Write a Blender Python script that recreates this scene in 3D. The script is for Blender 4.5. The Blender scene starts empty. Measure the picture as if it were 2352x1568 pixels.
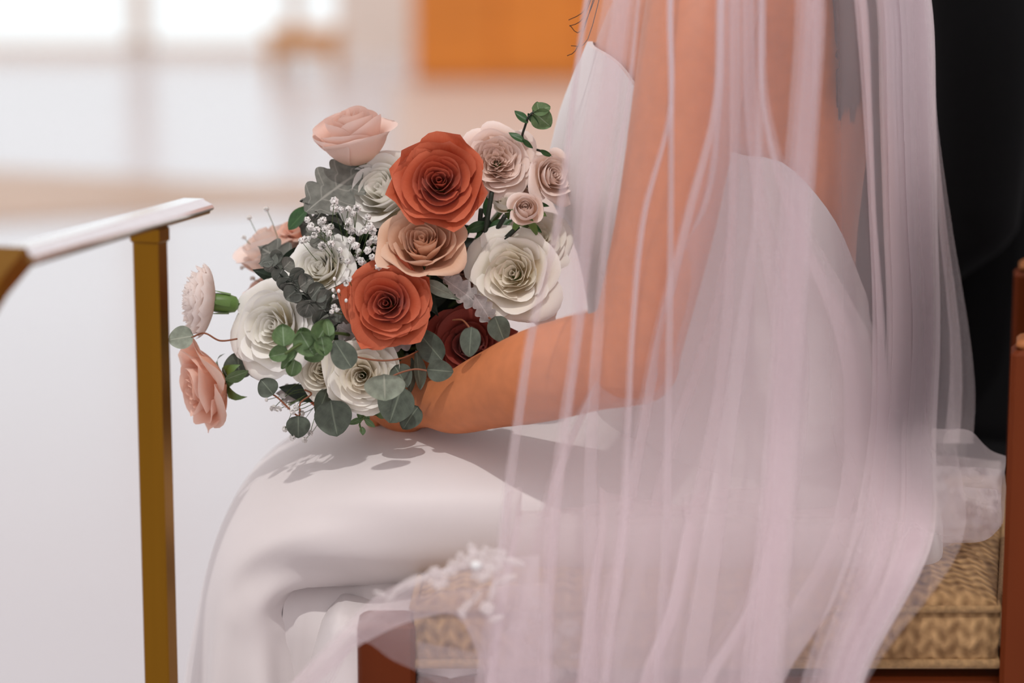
import bpy, math, random
from mathutils import Vector, Matrix, noise
random.seed(11)
pi = math.pi
R = math.radians
scn = bpy.context.scene
COL = scn.collection

# ------------------------------------------------------------------ camera
W, H, LENS = 2352, 1568, 85.0
F = W * LENS / 36.0
PITCH, DIST = R(10), 2.2
TGT = Vector((0, 0, .64))
FWD = Vector((0, math.cos(PITCH), -math.sin(PITCH)))
RT = Vector((1, 0, 0))
DN = Vector((0, -math.sin(PITCH), -math.cos(PITCH)))
CAM = TGT - FWD * DIST
cd = bpy.data.cameras.new('camera')
cd.lens = LENS; cd.sensor_width = 36.0; cd.clip_start = .05; cd.clip_end = 200
cd.dof.use_dof = True
cd.dof.focus_distance = 2.10
cd.dof.aperture_fstop = 2.2
cam = bpy.data.objects.new('camera', cd)
COL.objects.link(cam)
cam.location = CAM
cam.rotation_euler = (pi / 2 - PITCH, 0, 0)
scn.camera = cam

# ------------------------------------------------------------------ world, sun, exposure
w = bpy.data.worlds.new('world'); scn.world = w; w.use_nodes = True
bg = w.node_tree.nodes['Background']
bg.inputs[0].default_value = (1.0, .925, .935, 1)
bg.inputs[1].default_value = .84
sd = bpy.data.lights.new('sunlight', 'SUN')
sd.energy = 1.25; sd.angle = R(1.2); sd.color = (1.0, .965, .92)
so = bpy.data.objects.new('sunlight', sd); COL.objects.link(so)
so.rotation_euler = Vector((.03, .46, -.89)).to_track_quat('-Z', 'Y').to_euler()
scn.view_settings.view_transform = 'Standard'
scn.view_settings.look = 'None'
scn.view_settings.exposure = 0.0
scn.view_settings.gamma = 1.0
scn.view_settings.use_curve_mapping = False
scn.cycles.transparent_max_bounces = 32
scn.cycles.max_bounces = 5
scn.cycles.adaptive_threshold = .2
scn.cycles.diffuse_bounces = 4

# ------------------------------------------------------------------ helpers
def ray(px, py):
    return FWD + RT * ((px - W / 2) / F) + DN * ((py - H / 2) / F)
def P(px, py, y):
    """point of the place seen at a pixel of the frame, at depth y"""
    d = ray(px, py)
    return CAM + d * ((y - CAM.y) / d.y)
def PZ(px, py, z):
    d = ray(px, py)
    return CAM + d * ((z - CAM.z) / d.z)
def M(px, y):
    """metres covered by px pixels at depth y"""
    return px / F * ((y - CAM.y) * math.cos(PITCH))
def lerp(a, b, t): return a + (b - a) * t
def sstep(a, b, x):
    t = max(0., min(1., (x - a) / (b - a))); return t * t * (3 - 2 * t)
def curve(pts, x):
    """smooth interpolation through (x, value) pairs"""
    if x <= pts[0][0]:
        (a, va), (b, vb) = pts[0], pts[1]; return va + (vb - va) * (x - a) / (b - a)
    if x >= pts[-1][0]:
        (a, va), (b, vb) = pts[-2], pts[-1]; return va + (vb - va) * (x - a) / (b - a)
    n = len(pts)
    for i in range(n - 1):
        if x <= pts[i + 1][0]: break
    x0, v0 = pts[i]; x1, v1 = pts[i + 1]
    m = lambda k: ((pts[min(k + 1, n - 1)][1] - pts[max(k - 1, 0)][1]) / (pts[min(k + 1, n - 1)][0] - pts[max(k - 1, 0)][0]))
    h = x1 - x0; t = (x - x0) / h
    return ((2*t**3 - 3*t*t + 1) * v0 + (t**3 - 2*t*t + t) * h * m(i) + (3*t*t - 2*t**3) * v1 + (t**3 - t*t) * h * m(i + 1))
def spl(pts, n):
    """Catmull-Rom through Vectors"""
    out = []
    k = len(pts)
    for i in range(n + 1):
        f = i / n * (k - 1); j = min(int(f), k - 2); t = f - j
        p0, p1, p2, p3 = pts[max(j - 1, 0)], pts[j], pts[j + 1], pts[min(j + 2, k - 1)]
        out.append(.5 * ((2 * p1) + (p2 - p0) * t + (2 * p0 - 5 * p1 + 4 * p2 - p3) * t * t + (3 * p1 - p0 - 3 * p2 + p3) * t ** 3))
    return out
def wm(o):
    m = o.matrix_basis.copy()
    while o.parent:
        o = o.parent; m = o.matrix_basis @ m
    return m
def link(name, me, parent=None, mat4=None, **props):
    o = bpy.data.objects.new(name, me)
    COL.objects.link(o)
    if parent: o.parent = parent
    if mat4 is not None: o.matrix_basis = mat4
    for k, v in props.items(): o[k] = v
    return o
def mesh(name, vf, mat, smooth=True, uv=None):
    v, f = vf
    me = bpy.data.meshes.new(name)
    me.from_pydata([tuple(p) for p in v], [], f)
    if smooth: me.polygons.foreach_set('use_smooth', [True] * len(me.polygons))
    if uv:
        l = me.uv_layers.new(name='UVMap')
        for lp in me.loops: l.data[lp.index].uv = uv[lp.vertex_index]
    if mat: me.materials.append(mat)
    me.update()
    return me
def obj(name, vf, mat, parent=None, smooth=True, uv=None, **props):
    """mesh object from world coordinates"""
    v, f = vf
    if parent:
        inv = wm(parent).inverted(); v = [inv @ Vector(p) for p in v]
    return link(name, mesh(name, (v, f), mat, smooth, uv), parent, **props)
def thing(name, loc, label, cat, group=None, **props):
    o = bpy.data.objects.new(name, None); COL.objects.link(o)
    o.location = loc; o['label'] = label; o['category'] = cat
    o.empty_display_size = .05
    if group: o['group'] = group
    for k, v in props.items(): o[k] = v
    return o
def join(*vfs):
    v, f = [], []
    for a, b in vfs:
        n = len(v); v += list(a); f += [tuple(i + n for i in q) for q in b]
    return v, f
def grid(pts, close_u=False):
    """pts[j][i] -> sheet"""
    nv, nu = len(pts), len(pts[0])
    v = [p for row in pts for p in row]; f = []
    for j in range(nv - 1):
        for i in range(nu if close_u else nu - 1):
            a = j * nu + i; b = j * nu + (i + 1) % nu
            f.append((a, b, b + nu, a + nu))
    return v, f
def rings(rs, cap=True):
    v, f = grid(rs, True)
    n = len(rs[0])
    if cap:
        f.append(tuple(reversed(range(n)))); k = (len(rs) - 1) * n; f.append(tuple(range(k, k + n)))
    return v, f
def ell(c, a, b, n=20, e=2.0):
    out = []
    for i in range(n):
        q = 2 * pi * i / n; cq, sq = math.cos(q), math.sin(q)
        x = math.copysign(abs(cq) ** (2 / e), cq); y = math.copysign(abs(sq) ** (2 / e), sq)
        out.append(c + a * x + b * y)
    return out
def tube(pts, rad, n=10, up=Vector((0, 0, 1)), cap=True):
    """rad: number, list of numbers, or list of (ra along up, rb across)"""
    rs = []; k = len(pts)
    for i, p in enumerate(pts):
        t = (pts[min(i + 1, k - 1)] - pts[max(i - 1, 0)])
        if t.length < 1e-9: t = Vector((0, 0, 1))
        t.normalize()
        u = up - t * up.dot(t)
        if u.length < .05: u = Vector((1, 0, 0)) - t * t.x
        u.normalize(); s = t.cross(u)
        r = rad[i] if isinstance(rad, (list, tuple)) else rad
        ra, rb = r if isinstance(r, (list, tuple)) else (r, r)
        rs.append(ell(p, u * ra, s * rb, n))
    return rings(rs, cap)
def limb(ctrl, sub=8, n=16, up=Vector((0, 0, 1))):
    """ctrl: list of (Vector, ra, rb) smoothed; rounded ends"""
    pts = spl([c[0] for c in ctrl], sub * (len(ctrl) - 1))
    N = len(pts); rr = []
    ra = [(i, c[1]) for i, c in enumerate(ctrl)]; rb = [(i, c[2]) for i, c in enumerate(ctrl)]
    for i in range(N):
        x = i / sub; rr.append((max(1e-4, curve(ra, x)), max(1e-4, curve(rb, x))))
    t0 = (pts[0] - pts[1]).normalized(); t1 = (pts[-1] - pts[-2]).normalized()
    P0 = [(pts[0] + t0 * max(rr[0]) * math.sin(a), math.cos(a)) for a in (1.45, 1.1, .6)]
    P1 = [(pts[-1] + t1 * max(rr[-1]) * math.sin(a), math.cos(a)) for a in (.6, 1.1, 1.45)]
    pts = [p for p, _ in P0] + pts + [p for p, _ in P1]
    rr = [(rr[0][0] * c, rr[0][1] * c) for _, c in P0] + rr + [(rr[-1][0] * c, rr[-1][1] * c) for _, c in P1]
    return tube(pts, rr, n, up)
def box(c, sx, sy, sz, bev=0.0, ax=None):
    """bevelled box; ax optional (X,Y,Z) unit axes"""
    X, Y, Z = ax or (Vector((1, 0, 0)), Vector((0, 1, 0)), Vector((0, 0, 1)))
    c = Vector(c); b = min(bev, sx * .49, sy * .49, sz * .49)
    def ring(z, k):
        hx, hy = sx / 2 - k, sy / 2 - k
        p = [(hx, hy - b), (hx - b, hy), (-hx + b, hy), (-hx, hy - b), (-hx, -hy + b), (-hx + b, -hy), (hx - b, -hy), (hx, -hy + b)]
        if b == 0: p = [(hx, hy), (-hx, hy), (-hx, -hy), (hx, -hy)]
        return [c + X * x + Y * y + Z * z for x, y in p]
    if b == 0: return rings([ring(-sz / 2, 0), ring(sz / 2, 0)])
    return rings([ring(-sz / 2, b), ring(-sz / 2 + b, 0), ring(sz / 2 - b, 0), ring(sz / 2, b)])
def fuse(name, vf, voxel, mat, parent, smooth_it=6, **props):
    """one continuous skin over overlapping forms"""
    o = obj(name, vf, mat, parent, **props)
    m = o.modifiers.new('r', 'REMESH'); m.mode = 'VOXEL'; m.voxel_size = voxel; m.use_smooth_shade = True
    s = o.modifiers.new('s', 'SMOOTH'); s.iterations = smooth_it; s.factor = .5
    dg = bpy.context.evaluated_depsgraph_get(); dg.update()
    me = bpy.data.meshes.new_from_object(o.evaluated_get(dg))
    o.modifiers.clear(); old = o.data; o.data = me; bpy.data.meshes.remove(old)
    me.name = name
    if not me.materials: me.materials.append(mat)
    me.polygons.foreach_set('use_smooth', [True] * len(me.polygons))
    return o

# ------------------------------------------------------------------ materials
MATS = {}
def nt(name):
    m = bpy.data.materials.new(name); m.use_nodes = True
    t = m.node_tree; return m, t, t.nodes['Principled BSDF'], t.nodes['Material Output']
def N(t, kind, **kw):
    n = t.nodes.new(kind)
    for k, v in kw.items(): setattr(n, k, v)
    return n
def ramp(t, stops):
    r = N(t, 'ShaderNodeValToRGB'); e = r.color_ramp.elements
    while len(e) < len(stops): e.new(.5)
    for q, (p, c) in zip(e, stops): q.position = p; q.color = (*c, 1)
    return r
def plain(name, c, rough=.5, metal=0., var=.06, scale=30., bump=0., spec=.5, sheen=0., coat=0., stretch=None, c2=None):
    m, t, b, out = nt(name)
    tc = N(t, 'ShaderNodeTexCoord'); mp = N(t, 'ShaderNodeMapping'); t.links.new(tc.outputs['Object'], mp.inputs[0])
    if stretch: mp.inputs['Scale'].default_value = stretch
    no = N(t, 'ShaderNodeTexNoise'); no.inputs['Scale'].default_value = scale; no.inputs['Detail'].default_value = 4
    t.links.new(mp.outputs[0], no.inputs[0])
    d = c2 or tuple(max(0, k * (1 - 2 * var)) for k in c)
    r = ramp(t, [(.3, d), (.7, c)])
    t.links.new(no.outputs[0], r.inputs[0]); t.links.new(r.outputs[0], b.inputs['Base Color'])
    b.inputs['Roughness'].default_value = rough; b.inputs['Metallic'].default_value = metal
    b.inputs['Specular IOR Level'].default_value = spec
    b.inputs['Sheen Weight'].default_value = sheen; b.inputs['Coat Weight'].default_value = coat
    if bump:
        bp = N(t, 'ShaderNodeBump'); bp.inputs['Strength'].default_value = bump; bp.inputs['Distance'].default_value = .002
        t.links.new(no.outputs[0], bp.inputs['Height']); t.links.new(bp.outputs[0], b.inputs['Normal'])
    return m
def petal_mat(name, base, mid, edge, trans=.22, rough=.6):
    m, t, b, out = nt(name)
    uv = N(t, 'ShaderNodeUVMap'); sp = N(t, 'ShaderNodeSeparateXYZ'); t.links.new(uv.outputs[0], sp.inputs[0])
    no = N(t, 'ShaderNodeTexNoise'); no.inputs['Scale'].default_value = 7; no.inputs['Detail'].default_value = 3
    mp = N(t, 'ShaderNodeMapping'); mp.inputs['Scale'].default_value = (5, 1, 1)
    t.links.new(uv.outputs[0], mp.inputs[0]); t.links.new(mp.outputs[0], no.inputs[0])
    ma = N(t, 'ShaderNodeMath', operation='MULTIPLY_ADD'); t.links.new(no.outputs[0], ma.inputs[0])
    ma.inputs[1].default_value = .22; t.links.new(sp.outputs[1], ma.inputs[2])
    su = N(t, 'ShaderNodeMath', operation='SUBTRACT'); t.links.new(ma.outputs[0], su.inputs[0]); su.inputs[1].default_value = .11
    r = ramp(t, [(.05, base), (.55, mid), (.95, edge)])
    t.links.new(su.outputs[0], r.inputs[0]); t.links.new(r.outputs[0], b.inputs['Base Color'])
    b.inputs['Roughness'].default_value = rough; b.inputs['Specular IOR Level'].default_value = .3
    b.inputs['Sheen Weight'].default_value = .15
    tr = N(t, 'ShaderNodeBsdfTranslucent'); t.links.new(r.outputs[0], tr.inputs[0])
    mx = N(t, 'ShaderNodeMixShader'); mx.inputs[0].default_value = trans
    t.links.new(b.outputs[0], mx.inputs[1]); t.links.new(tr.outputs[0], mx.inputs[2]); t.links.new(mx.outputs[0], out.inputs[0])
    return m
def leaf_mat(name, c, vein, edge=None, rough=.55, veins=5.0, vw=.5):
    m, t, b, out = nt(name)
    uv = N(t, 'ShaderNodeUVMap'); sp = N(t, 'ShaderNodeSeparateXYZ'); t.links.new(uv.outputs[0], sp.inputs[0])
    ab = N(t, 'ShaderNodeMath', operation='ABSOLUTE'); t.links.new(sp.outputs[0], ab.inputs[0])
    mr = N(t, 'ShaderNodeMapRange'); mr.inputs[1].default_value = .02; mr.inputs[2].default_value = .07
    mr.inputs[3].default_value = 1; mr.inputs[4].default_value = 0; t.links.new(ab.outputs[0], mr.inputs[0])
    # side veins: stripes of v - .35|u|
    ml = N(t, 'ShaderNodeMath', operation='MULTIPLY_ADD'); t.links.new(ab.outputs[0], ml.inputs[0]); ml.inputs[1].default_value = -.38
    t.links.new(sp.outputs[1], ml.inputs[2])
    m2 = N(t, 'ShaderNodeMath', operation='MULTIPLY'); t.links.new(ml.outputs[0], m2.inputs[0]); m2.inputs[1].default_value = veins
    fr = N(t, 'ShaderNodeMath', operation='PINGPONG'); t.links.new(m2.outputs[0], fr.inputs[0]); fr.inputs[1].default_value = .5
    m3 = N(t, 'ShaderNodeMapRange'); m3.inputs[1].default_value = .0; m3.inputs[2].default_value = .07
    m3.inputs[3].default_value = vw; m3.inputs[4].default_value = 0; t.links.new(fr.outputs[0], m3.inputs[0])
    mxx = N(t, 'ShaderNodeMath', operation='MAXIMUM'); t.links.new(mr.outputs[0], mxx.inputs[0]); t.links.new(m3.outputs[0], mxx.inputs[1])
    no = N(t, 'ShaderNodeTexNoise'); no.inputs['Scale'].default_value = 140; no.inputs['Detail'].default_value = 4
    tc = N(t, 'ShaderNodeTexCoord'); t.links.new(tc.outputs['Object'], no.inputs[0])
    r = ramp(t, [(.3, tuple(k * .72 for k in c)), (.72, edge or tuple(min(1, k * 1.22) for k in c))])
    t.links.new(no.outputs[0], r.inputs[0])
    mc = N(t, 'ShaderNodeMix', data_type='RGBA'); t.links.new(mxx.outputs[0], mc.inputs[0])
    t.links.new(r.outputs[0], mc.inputs[6]); mc.inputs[7].default_value = (*vein, 1)
    t.links.new(mc.outputs[2], b.inputs['Base Color'])
    b.inputs['Roughness'].default_value = rough; b.inputs['Specular IOR Level'].default_value = .35
    tr = N(t, 'ShaderNodeBsdfTranslucent'); t.links.new(mc.outputs[2], tr.inputs[0])
    mx = N(t, 'ShaderNodeMixShader'); mx.inputs[0].default_value = .15
    t.links.new(b.outputs[0], mx.inputs[1]); t.links.new(tr.outputs[0], mx.inputs[2]); t.links.new(mx.outputs[0], out.inputs[0])
    return m
def tulle_mat(name, col, face, edge):
    """fine net: slanted cloth shows more thread per sight line than cloth seen square on"""
    m, t, b, out = nt(name); t.nodes.remove(b)
    df = N(t, 'ShaderNodeBsdfDiffuse'); df.inputs[0].default_value = (*col, 1)
    tl = N(t, 'ShaderNodeBsdfTranslucent'); tl.inputs[0].default_value = (*col, 1)
    m1 = N(t, 'ShaderNodeMixShader'); m1.inputs[0].default_value = .5
    t.links.new(df.outputs[0], m1.inputs[1]); t.links.new(tl.outputs[0], m1.inputs[2])
    lw = N(t, 'ShaderNodeLayerWeight'); lw.inputs[0].default_value = .5
    mr = N(t, 'ShaderNodeMapRange'); mr.inputs[1].default_value = .55; mr.inputs[2].default_value = .98
    mr.inputs[3].default_value = face; mr.inputs[4].default_value = edge
    t.links.new(lw.outputs['Facing'], mr.inputs[0])
    tp = N(t, 'ShaderNodeBsdfTransparent'); tp.inputs[0].default_value = (1, 1, 1, 1)
    m2 = N(t, 'ShaderNodeMixShader'); t.links.new(mr.outputs[0], m2.inputs[0])
    t.links.new(tp.outputs[0], m2.inputs[1]); t.links.new(m1.outputs[0], m2.inputs[2]); t.links.new(m2.outputs[0], out.inputs[0])
    return m
def glow(name, c, s):
    m, t, b, out = nt(name); t.nodes.remove(b)
    e = N(t, 'ShaderNodeEmission'); e.inputs[0].default_value = (*c, 1); e.inputs[1].default_value = s
    t.links.new(e.outputs[0], out.inputs[0]); return m
def weave_mat(name, a, b2, s=1.0):
    """tan cord upholstery in rows of chevrons"""
    m, t, b, out = nt(name)
    tc = N(t, 'ShaderNodeTexCoord'); sp = N(t, 'ShaderNodeSeparateXYZ'); t.links.new(tc.outputs['Object'], sp.inputs[0])
    def mth(op, x, y=None, z=None):
        n = N(t, 'ShaderNodeMath', operation=op)
        for i, q in enumerate((x, y, z)):
            if q is None: continue
            if isinstance(q, (int, float)): n.inputs[i].default_value = q
            else: t.links.new(q, n.inputs[i])
        return n.outputs[0]
    zy = mth('SUBTRACT', sp.outputs[2], sp.outputs[1])
    tri = mth('PINGPONG', mth('MULTIPLY', sp.outputs[0], 1 / .0105), 1.0)
    ch = mth('SINE', mth('MULTIPLY', mth('MULTIPLY_ADD', tri, .010, zy), 2 * pi / .017))
    rib = mth('SINE', mth('MULTIPLY', sp.outputs[0], 2 * pi / .0105))
    no = N(t, 'ShaderNodeTexNoise'); no.inputs['Scale'].default_value = 60; no.inputs['Detail'].default_value = 5
    t.links.new(tc.outputs['Object'], no.inputs[0])
    h = mth('MULTIPLY_ADD', ch, .16, mth('MULTIPLY_ADD', rib, .10, no.outputs[0]))
    r = ramp(t, [(.1, a), (.95, b2)]); t.links.new(h, r.inputs[0]); t.links.new(r.outputs[0], b.inputs['Base Color'])
    bp = N(t, 'ShaderNodeBump'); bp.inputs['Strength'].default_value = .8; bp.inputs['Distance'].default_value = .004
    t.links.new(h, bp.inputs['Height']); t.links.new(bp.outputs[0], b.inputs['Normal'])
    b.inputs['Roughness'].default_value = .85
    return m

m_floor = plain('pale polished stone', (.55, .535, .565), .22, var=.03, scale=.6)
m_tan = plain('tan oak boards', (.47, .28, .165), .35, var=.1, scale=2)
m_beige = plain('beige stone', (.60, .47, .40), .4, var=.04, scale=.7)
m_wall = plain('warm white plaster', (.78, .68, .60), .7, var=.03, scale=2)
m_orange = plain('honey oak', (.74, .235, .025), .35, var=.12, scale=1.2, stretch=(1, 1, 7))
m_oak2 = plain('golden oak', (.62, .27, .05), .4, var=.08, scale=3)
m_cloth = plain('white altar linen', (.85, .85, .86), .8, var=.02, scale=6)
m_day = glow('daylight glass', (.93, .98, 1.0), 1.15)
m_brass = plain('brushed brass', (.27, .125, .012), .33, 1.0, var=.05, scale=60, stretch=(1, 1, .05))
m_rail_shine = plain('rail top window reflection', (.97, .96, .98), .16, 1.0, var=.02, scale=60)  # pale colour stands in for window light reflected off the brass rail
m_wood = plain('red brown wood', (.155, .030, .006), .5, var=.18, scale=14, stretch=(1, 1, .12), spec=.12)
m_wood2 = plain('honey brown wood', (.40, .145, .045), .45, var=.12, scale=14, stretch=(1, 1, .12), spec=.25)
m_blackpad = plain('black upholstery', (.005, .005, .0055), .9, var=.1, scale=80, spec=.12)
m_weave = weave_mat('tan woven cord', (.15, .07, .022), (.54, .33, .15))
m_weave_d = plain('tan piping cord', (.42, .25, .11), .85, var=.2, scale=200, bump=.4)
m_suit = plain('black wool', (.004, .004, .0045), .95, var=.15, scale=400, spec=.12)
m_shirt = plain('white shirt', (.75, .75, .76), .7)
m_shoe = plain('black leather', (.01, .01, .01), .25)
m_skin = plain('tanned skin', (.62, .208, .080), .5, var=.06, scale=90, spec=.35, bump=.12)
m_skin2 = plain('light tan skin', (.60, .33, .20), .5, var=.05, scale=40)
m_hair = plain('dark brown hair', (.014, .008, .007), .6, var=.2, scale=300, stretch=(1, 1, .04))
m_dress = plain('ivory crepe', (.71, .66, .66), .5, var=.015, scale=12, sheen=.25)
m_lace = tulle_mat('white lace', (.95, .90, .90), .50, .8)
m_bead = plain('clear bead', (.9, .9, .9), .08)
m_tulle = tulle_mat('white tulle', (.90, .80, .83), .19, .64)
m_tulle2 = tulle_mat('white tulle inner layer', (.90, .80, .83), .25, .66)
m_tulle5 = tulle_mat('lightened tulle side fall', (.98, .90, .92), .46, .75)  # tulle colour lightened to make up for shading between the layers
m_tulle4 = tulle_mat('white tulle lower flounce', (.90, .80, .83), .46, .75)
m_tulle3 = tulle_mat('gathered tulle', (.93, .84, .86), .42, .82)

p_coral = petal_mat('coral petal', (.60, .085, .012), (.58, .10, .036), (.66, .165, .08))
p_deep = petal_mat('deep rust petal', (.30, .03, .012), (.32, .045, .03), (.36, .07, .05))
p_blush = petal_mat('blush petal', (.90, .60, .42), (.90, .62, .51), (.92, .71, .63), trans=.2)
p_palep = petal_mat('pale pink petal', (.93, .62, .44), (.94, .74, .63), (.95, .82, .76), trans=.2)
p_carn = petal_mat('carnation petal', (.92, .70, .58), (.95, .82, .76), (.96, .88, .84), trans=.5)
p_peach = petal_mat('peach petal', (.92, .42, .23), (.92, .53, .38), (.94, .67, .56), trans=.42)
p_tan = petal_mat('toffee petal', (.58, .25, .12), (.78, .44, .27), (.82, .57, .42))
p_mauve = petal_mat('mauve brown petal', (.30, .12, .08), (.36, .18, .12), (.50, .30, .23))
p_white = petal_mat('ivory petal', (.90, .78, .50), (.95, .92, .83), (.96, .95, .92), trans=.2)
p_white2 = petal_mat('cream petal', (.90, .70, .38), (.95, .88, .74), (.96, .93, .86), trans=.2)
l_dusty = leaf_mat('dusty miller grey', (.20, .205, .18), (.36, .36, .32), rough=.9, veins=4, vw=.7)
l_silver = leaf_mat('dusty miller silver', (.46, .43, .42), (.62, .58, .57), rough=.9, veins=5, vw=.4)
l_euc = leaf_mat('eucalyptus blue green', (.105, .128, .098), (.20, .24, .18), rough=.5, vw=.15)
l_pale = leaf_mat('eucalyptus pale', (.29, .33, .26), (.42, .45, .36), rough=.5, vw=.1)
l_green = leaf_mat('eucalyptus fresh green', (.13, .215, .09), (.28, .38, .24), rough=.5, vw=.2)
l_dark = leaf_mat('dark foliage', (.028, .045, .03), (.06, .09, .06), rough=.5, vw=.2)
l_rose = leaf_mat('rose leaf', (.035, .10, .03), (.08, .16, .06), rough=.4, vw=.3)
l_babyblue = leaf_mat('baby eucalyptus', (.165, .18, .155), (.30, .32, .28), rough=.7, vw=.2)
m_stem = plain('green stem', (.08, .13, .03), .5)
m_twig = plain('red brown twig', (.26, .085, .035), .5)
m_dkstem = plain('dark stem', (.02, .03, .018), .6)
m_sepal = plain('sepal green', (.13, .24, .05), .45, var=.15, scale=120)
m_gyp = plain('white blossom', (.85, .83, .80), .7)
m_filler = plain('dark interior filler', (.012, .02, .012), .9)
m_ribbon = plain('white ribbon', (.8, .77, .76), .4)

# ------------------------------------------------------------------ the setting
def slab(poly, z0, z1):
    n = len(poly)
    v = [Vector((x, y, z0)) for x, y in poly] + [Vector((x, y, z1)) for x, y in poly]
    return v, [tuple(reversed(range(n))), tuple(range(n, 2 * n))] + [(i, (i + 1) % n, n + (i + 1) % n, n + i) for i in range(n)]
YB = 15.6                                     # back wall
obj('floor', slab([(-9, -4), (9, -4), (9, YB + .4), (-9, YB + .4)], -.1, 0), m_floor, smooth=False, kind='structure')
def floor_pts(pp, z=0.0):
    return [(q.x, q.y) for q in (PZ(x, y, z) for x, y in pp)]
# tan boards let into the stone, running across the aisle
a0, a1 = PZ(-900, 560, 0), PZ(900, 462, 0); b1, b0 = PZ(900, 445, 0), PZ(-900, 340, 0)
band = obj('trim_1', slab([(a0.x, a0.y), (a1.x, a1.y), (b1.x, b1.y), (b0.x, b0.y)], 0, .008), m_tan, smooth=False, kind='structure')
# beige area in front of the wooden stalls
obj('trim_2', slab(floor_pts([(905, 470), (2600, 470), (2600, 196), (905, 196)]), 0, .012), m_beige, smooth=False, kind='structure')
# back wall: piers, lintel and three tall windows down to the floor
yw = YB
def bx(px): return P(px, 100, yw).x
wins = [(-620, 305), (330, 668), (684, 782)]
piers = [(-1400, -620), (305, 330), (668, 684), (782, 2900)]
wall_vf = [box(((bx(a) + bx(b)) / 2, yw + .15, 1.75), bx(b) - bx(a), .3, 3.5) for a, b in piers]
wall_vf.append(box(((bx(-1400) + bx(2900)) / 2, yw + .15, 4.0), bx(2900) - bx(-1400), .3, 1.0))
obj('wall_back', join(*wall_vf), m_wall, smooth=False, kind='structure')
for i, (a, b) in enumerate(wins):
    xa, xb = bx(a), bx(b)
    fr = obj('window_%d' % (i + 1), join(box(((xa + xb) / 2, yw + .1, .05), xb - xa, .10, .10),
             box(((xa + xb) / 2, yw + .1, 3.44), xb - xa, .10, .12),
             box((xa + .02, yw + .1, 1.75), .04, .10, 3.4), box((xb - .02, yw + .1, 1.75), .04, .10, 3.4)), m_wall, smooth=False, kind='structure')
    obj('pane', box(((xa + xb) / 2, yw + .12, 1.75), xb - xa - .06, .012, 3.3), m_day, fr, smooth=False)

# wooden stall front (honey oak panel) before the wall
def panel(px0, px1, pyb, ytop, y, name, label, cat, mat, thick=.5):
    g = PZ((px0 + px1) / 2, pyb, 0.0)
    y = g.y
    x0, x1 = P(px0, pyb, y).x, P(px1, pyb, y).x
    t = thing(name, ((x0 + x1) / 2, y + thick / 2, 0), label, cat)
    n = max(2, int(round((x1 - x0) / .55)))
    obj('carcass', box(((x0 + x1) / 2, y + thick / 2 + .02, ytop / 2), x1 - x0, thick, ytop, .01), mat, t, smooth=False)
    for k in range(n):
        wdt = (x1 - x0) / n
        obj('panel', box((x0 + wdt * (k + .5), y + .008, ytop / 2), wdt - .03, .025, ytop - .10, .006), mat, t, smooth=False)
    obj('cap_rail', box(((x0 + x1) / 2, y + thick / 2, ytop + .02), x1 - x0 + .05, thick + .06, .04, .008), mat, t, smooth=False)
    return t
panel(948, 2700, 190, 1.05, 0, 'choir_stall', 'long honey oak stall front far behind the bouquet', 'stall', m_orange)
t = thing('bench', PZ(700, 165, 0), 'small golden oak bench far off before the bright window', 'bench')
q = PZ(700, 168, 0)
obj('seat', box((q.x, q.y, .27), .50, .36, .05, .01), m_oak2, t, smooth=False)
for sx in (-1, 1): obj('leg', box((q.x + sx * .2, q.y, .125), .05, .32, .25, .005), m_oak2, t, smooth=False)
obj('apron', box((q.x, q.y - .15, .20), .36, .025, .10, .004), m_oak2, t, smooth=False)
# ------------------------------------------------------------------ brass handrail, nearer than the bouquet
zr = P(20, 585, -.47).z
A = PZ(30, 585, zr); B = PZ(443, 468, zr)
dirr = (B - A).normalized(); nrm = Vector((dirr.y, -dirr.x, 0))      # towards the right / viewer
rail_t = thing('handrail', (PZ(345, 600, zr).x, PZ(345, 600, zr).y, 0), 'brass handrail on a square post left of the bouquet', 'handrail')
prof = [(-.0150, -.0075), (-.0160, -.0045), (.0160, -.0045), (.0150, -.0075)]
cap_prof = [(-.0175, -.0045), (-.0185, -.0020), (-.0175, .0020), (-.0085, .0020), (-.0078, .0048), (.0095, .0048), (.0105, .0034), (.0175, .0000), (.0190, -.0026), (.0178, -.0045)]
Y0 = A - dirr * .004
obj('top_rail', rings([[p + nrm * a + Vector((0, 0, b)) for a, b in prof] for p in (Y0, B)]), m_brass, rail_t, smooth=False)
obj('rail_cap', rings([[p + nrm * a + Vector((0, 0, b)) for a, b in cap_prof] for p in (Y0, B)]), m_rail_shine, rail_t, smooth=False, label='top of the rail, coloured pale for the window reflected in it')
# rail turns down at its near end
dn_pts = [Y0 + Vector((0, 0, -.001)), Y0 + Vector((-.012, -.03, -.018)), Y0 + Vector((-.05, -.10, -.09)), Y0 + Vector((-.11, -.22, -.26)), Y0 + Vector((-.11, -.24, -.60)), Vector((Y0.x - .11, Y0.y - .24, 0))]
rs = []
for i, p in enumerate(dn_pts):
    t_ = (dn_pts[min(i + 1, 5)] - dn_pts[max(i - 1, 0)]).normalized()
    s_ = nrm; u_ = s_.cross(t_).normalized()
    rs.append([p + s_ * a + u_ * b for a, b in [(-.015, -.009), (-.015, .007), (-.01, .011), (.01, .011), (.015, .007), (.015, -.009)]])
obj('down_rail', rings(rs), m_brass, rail_t, smooth=False)
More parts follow.
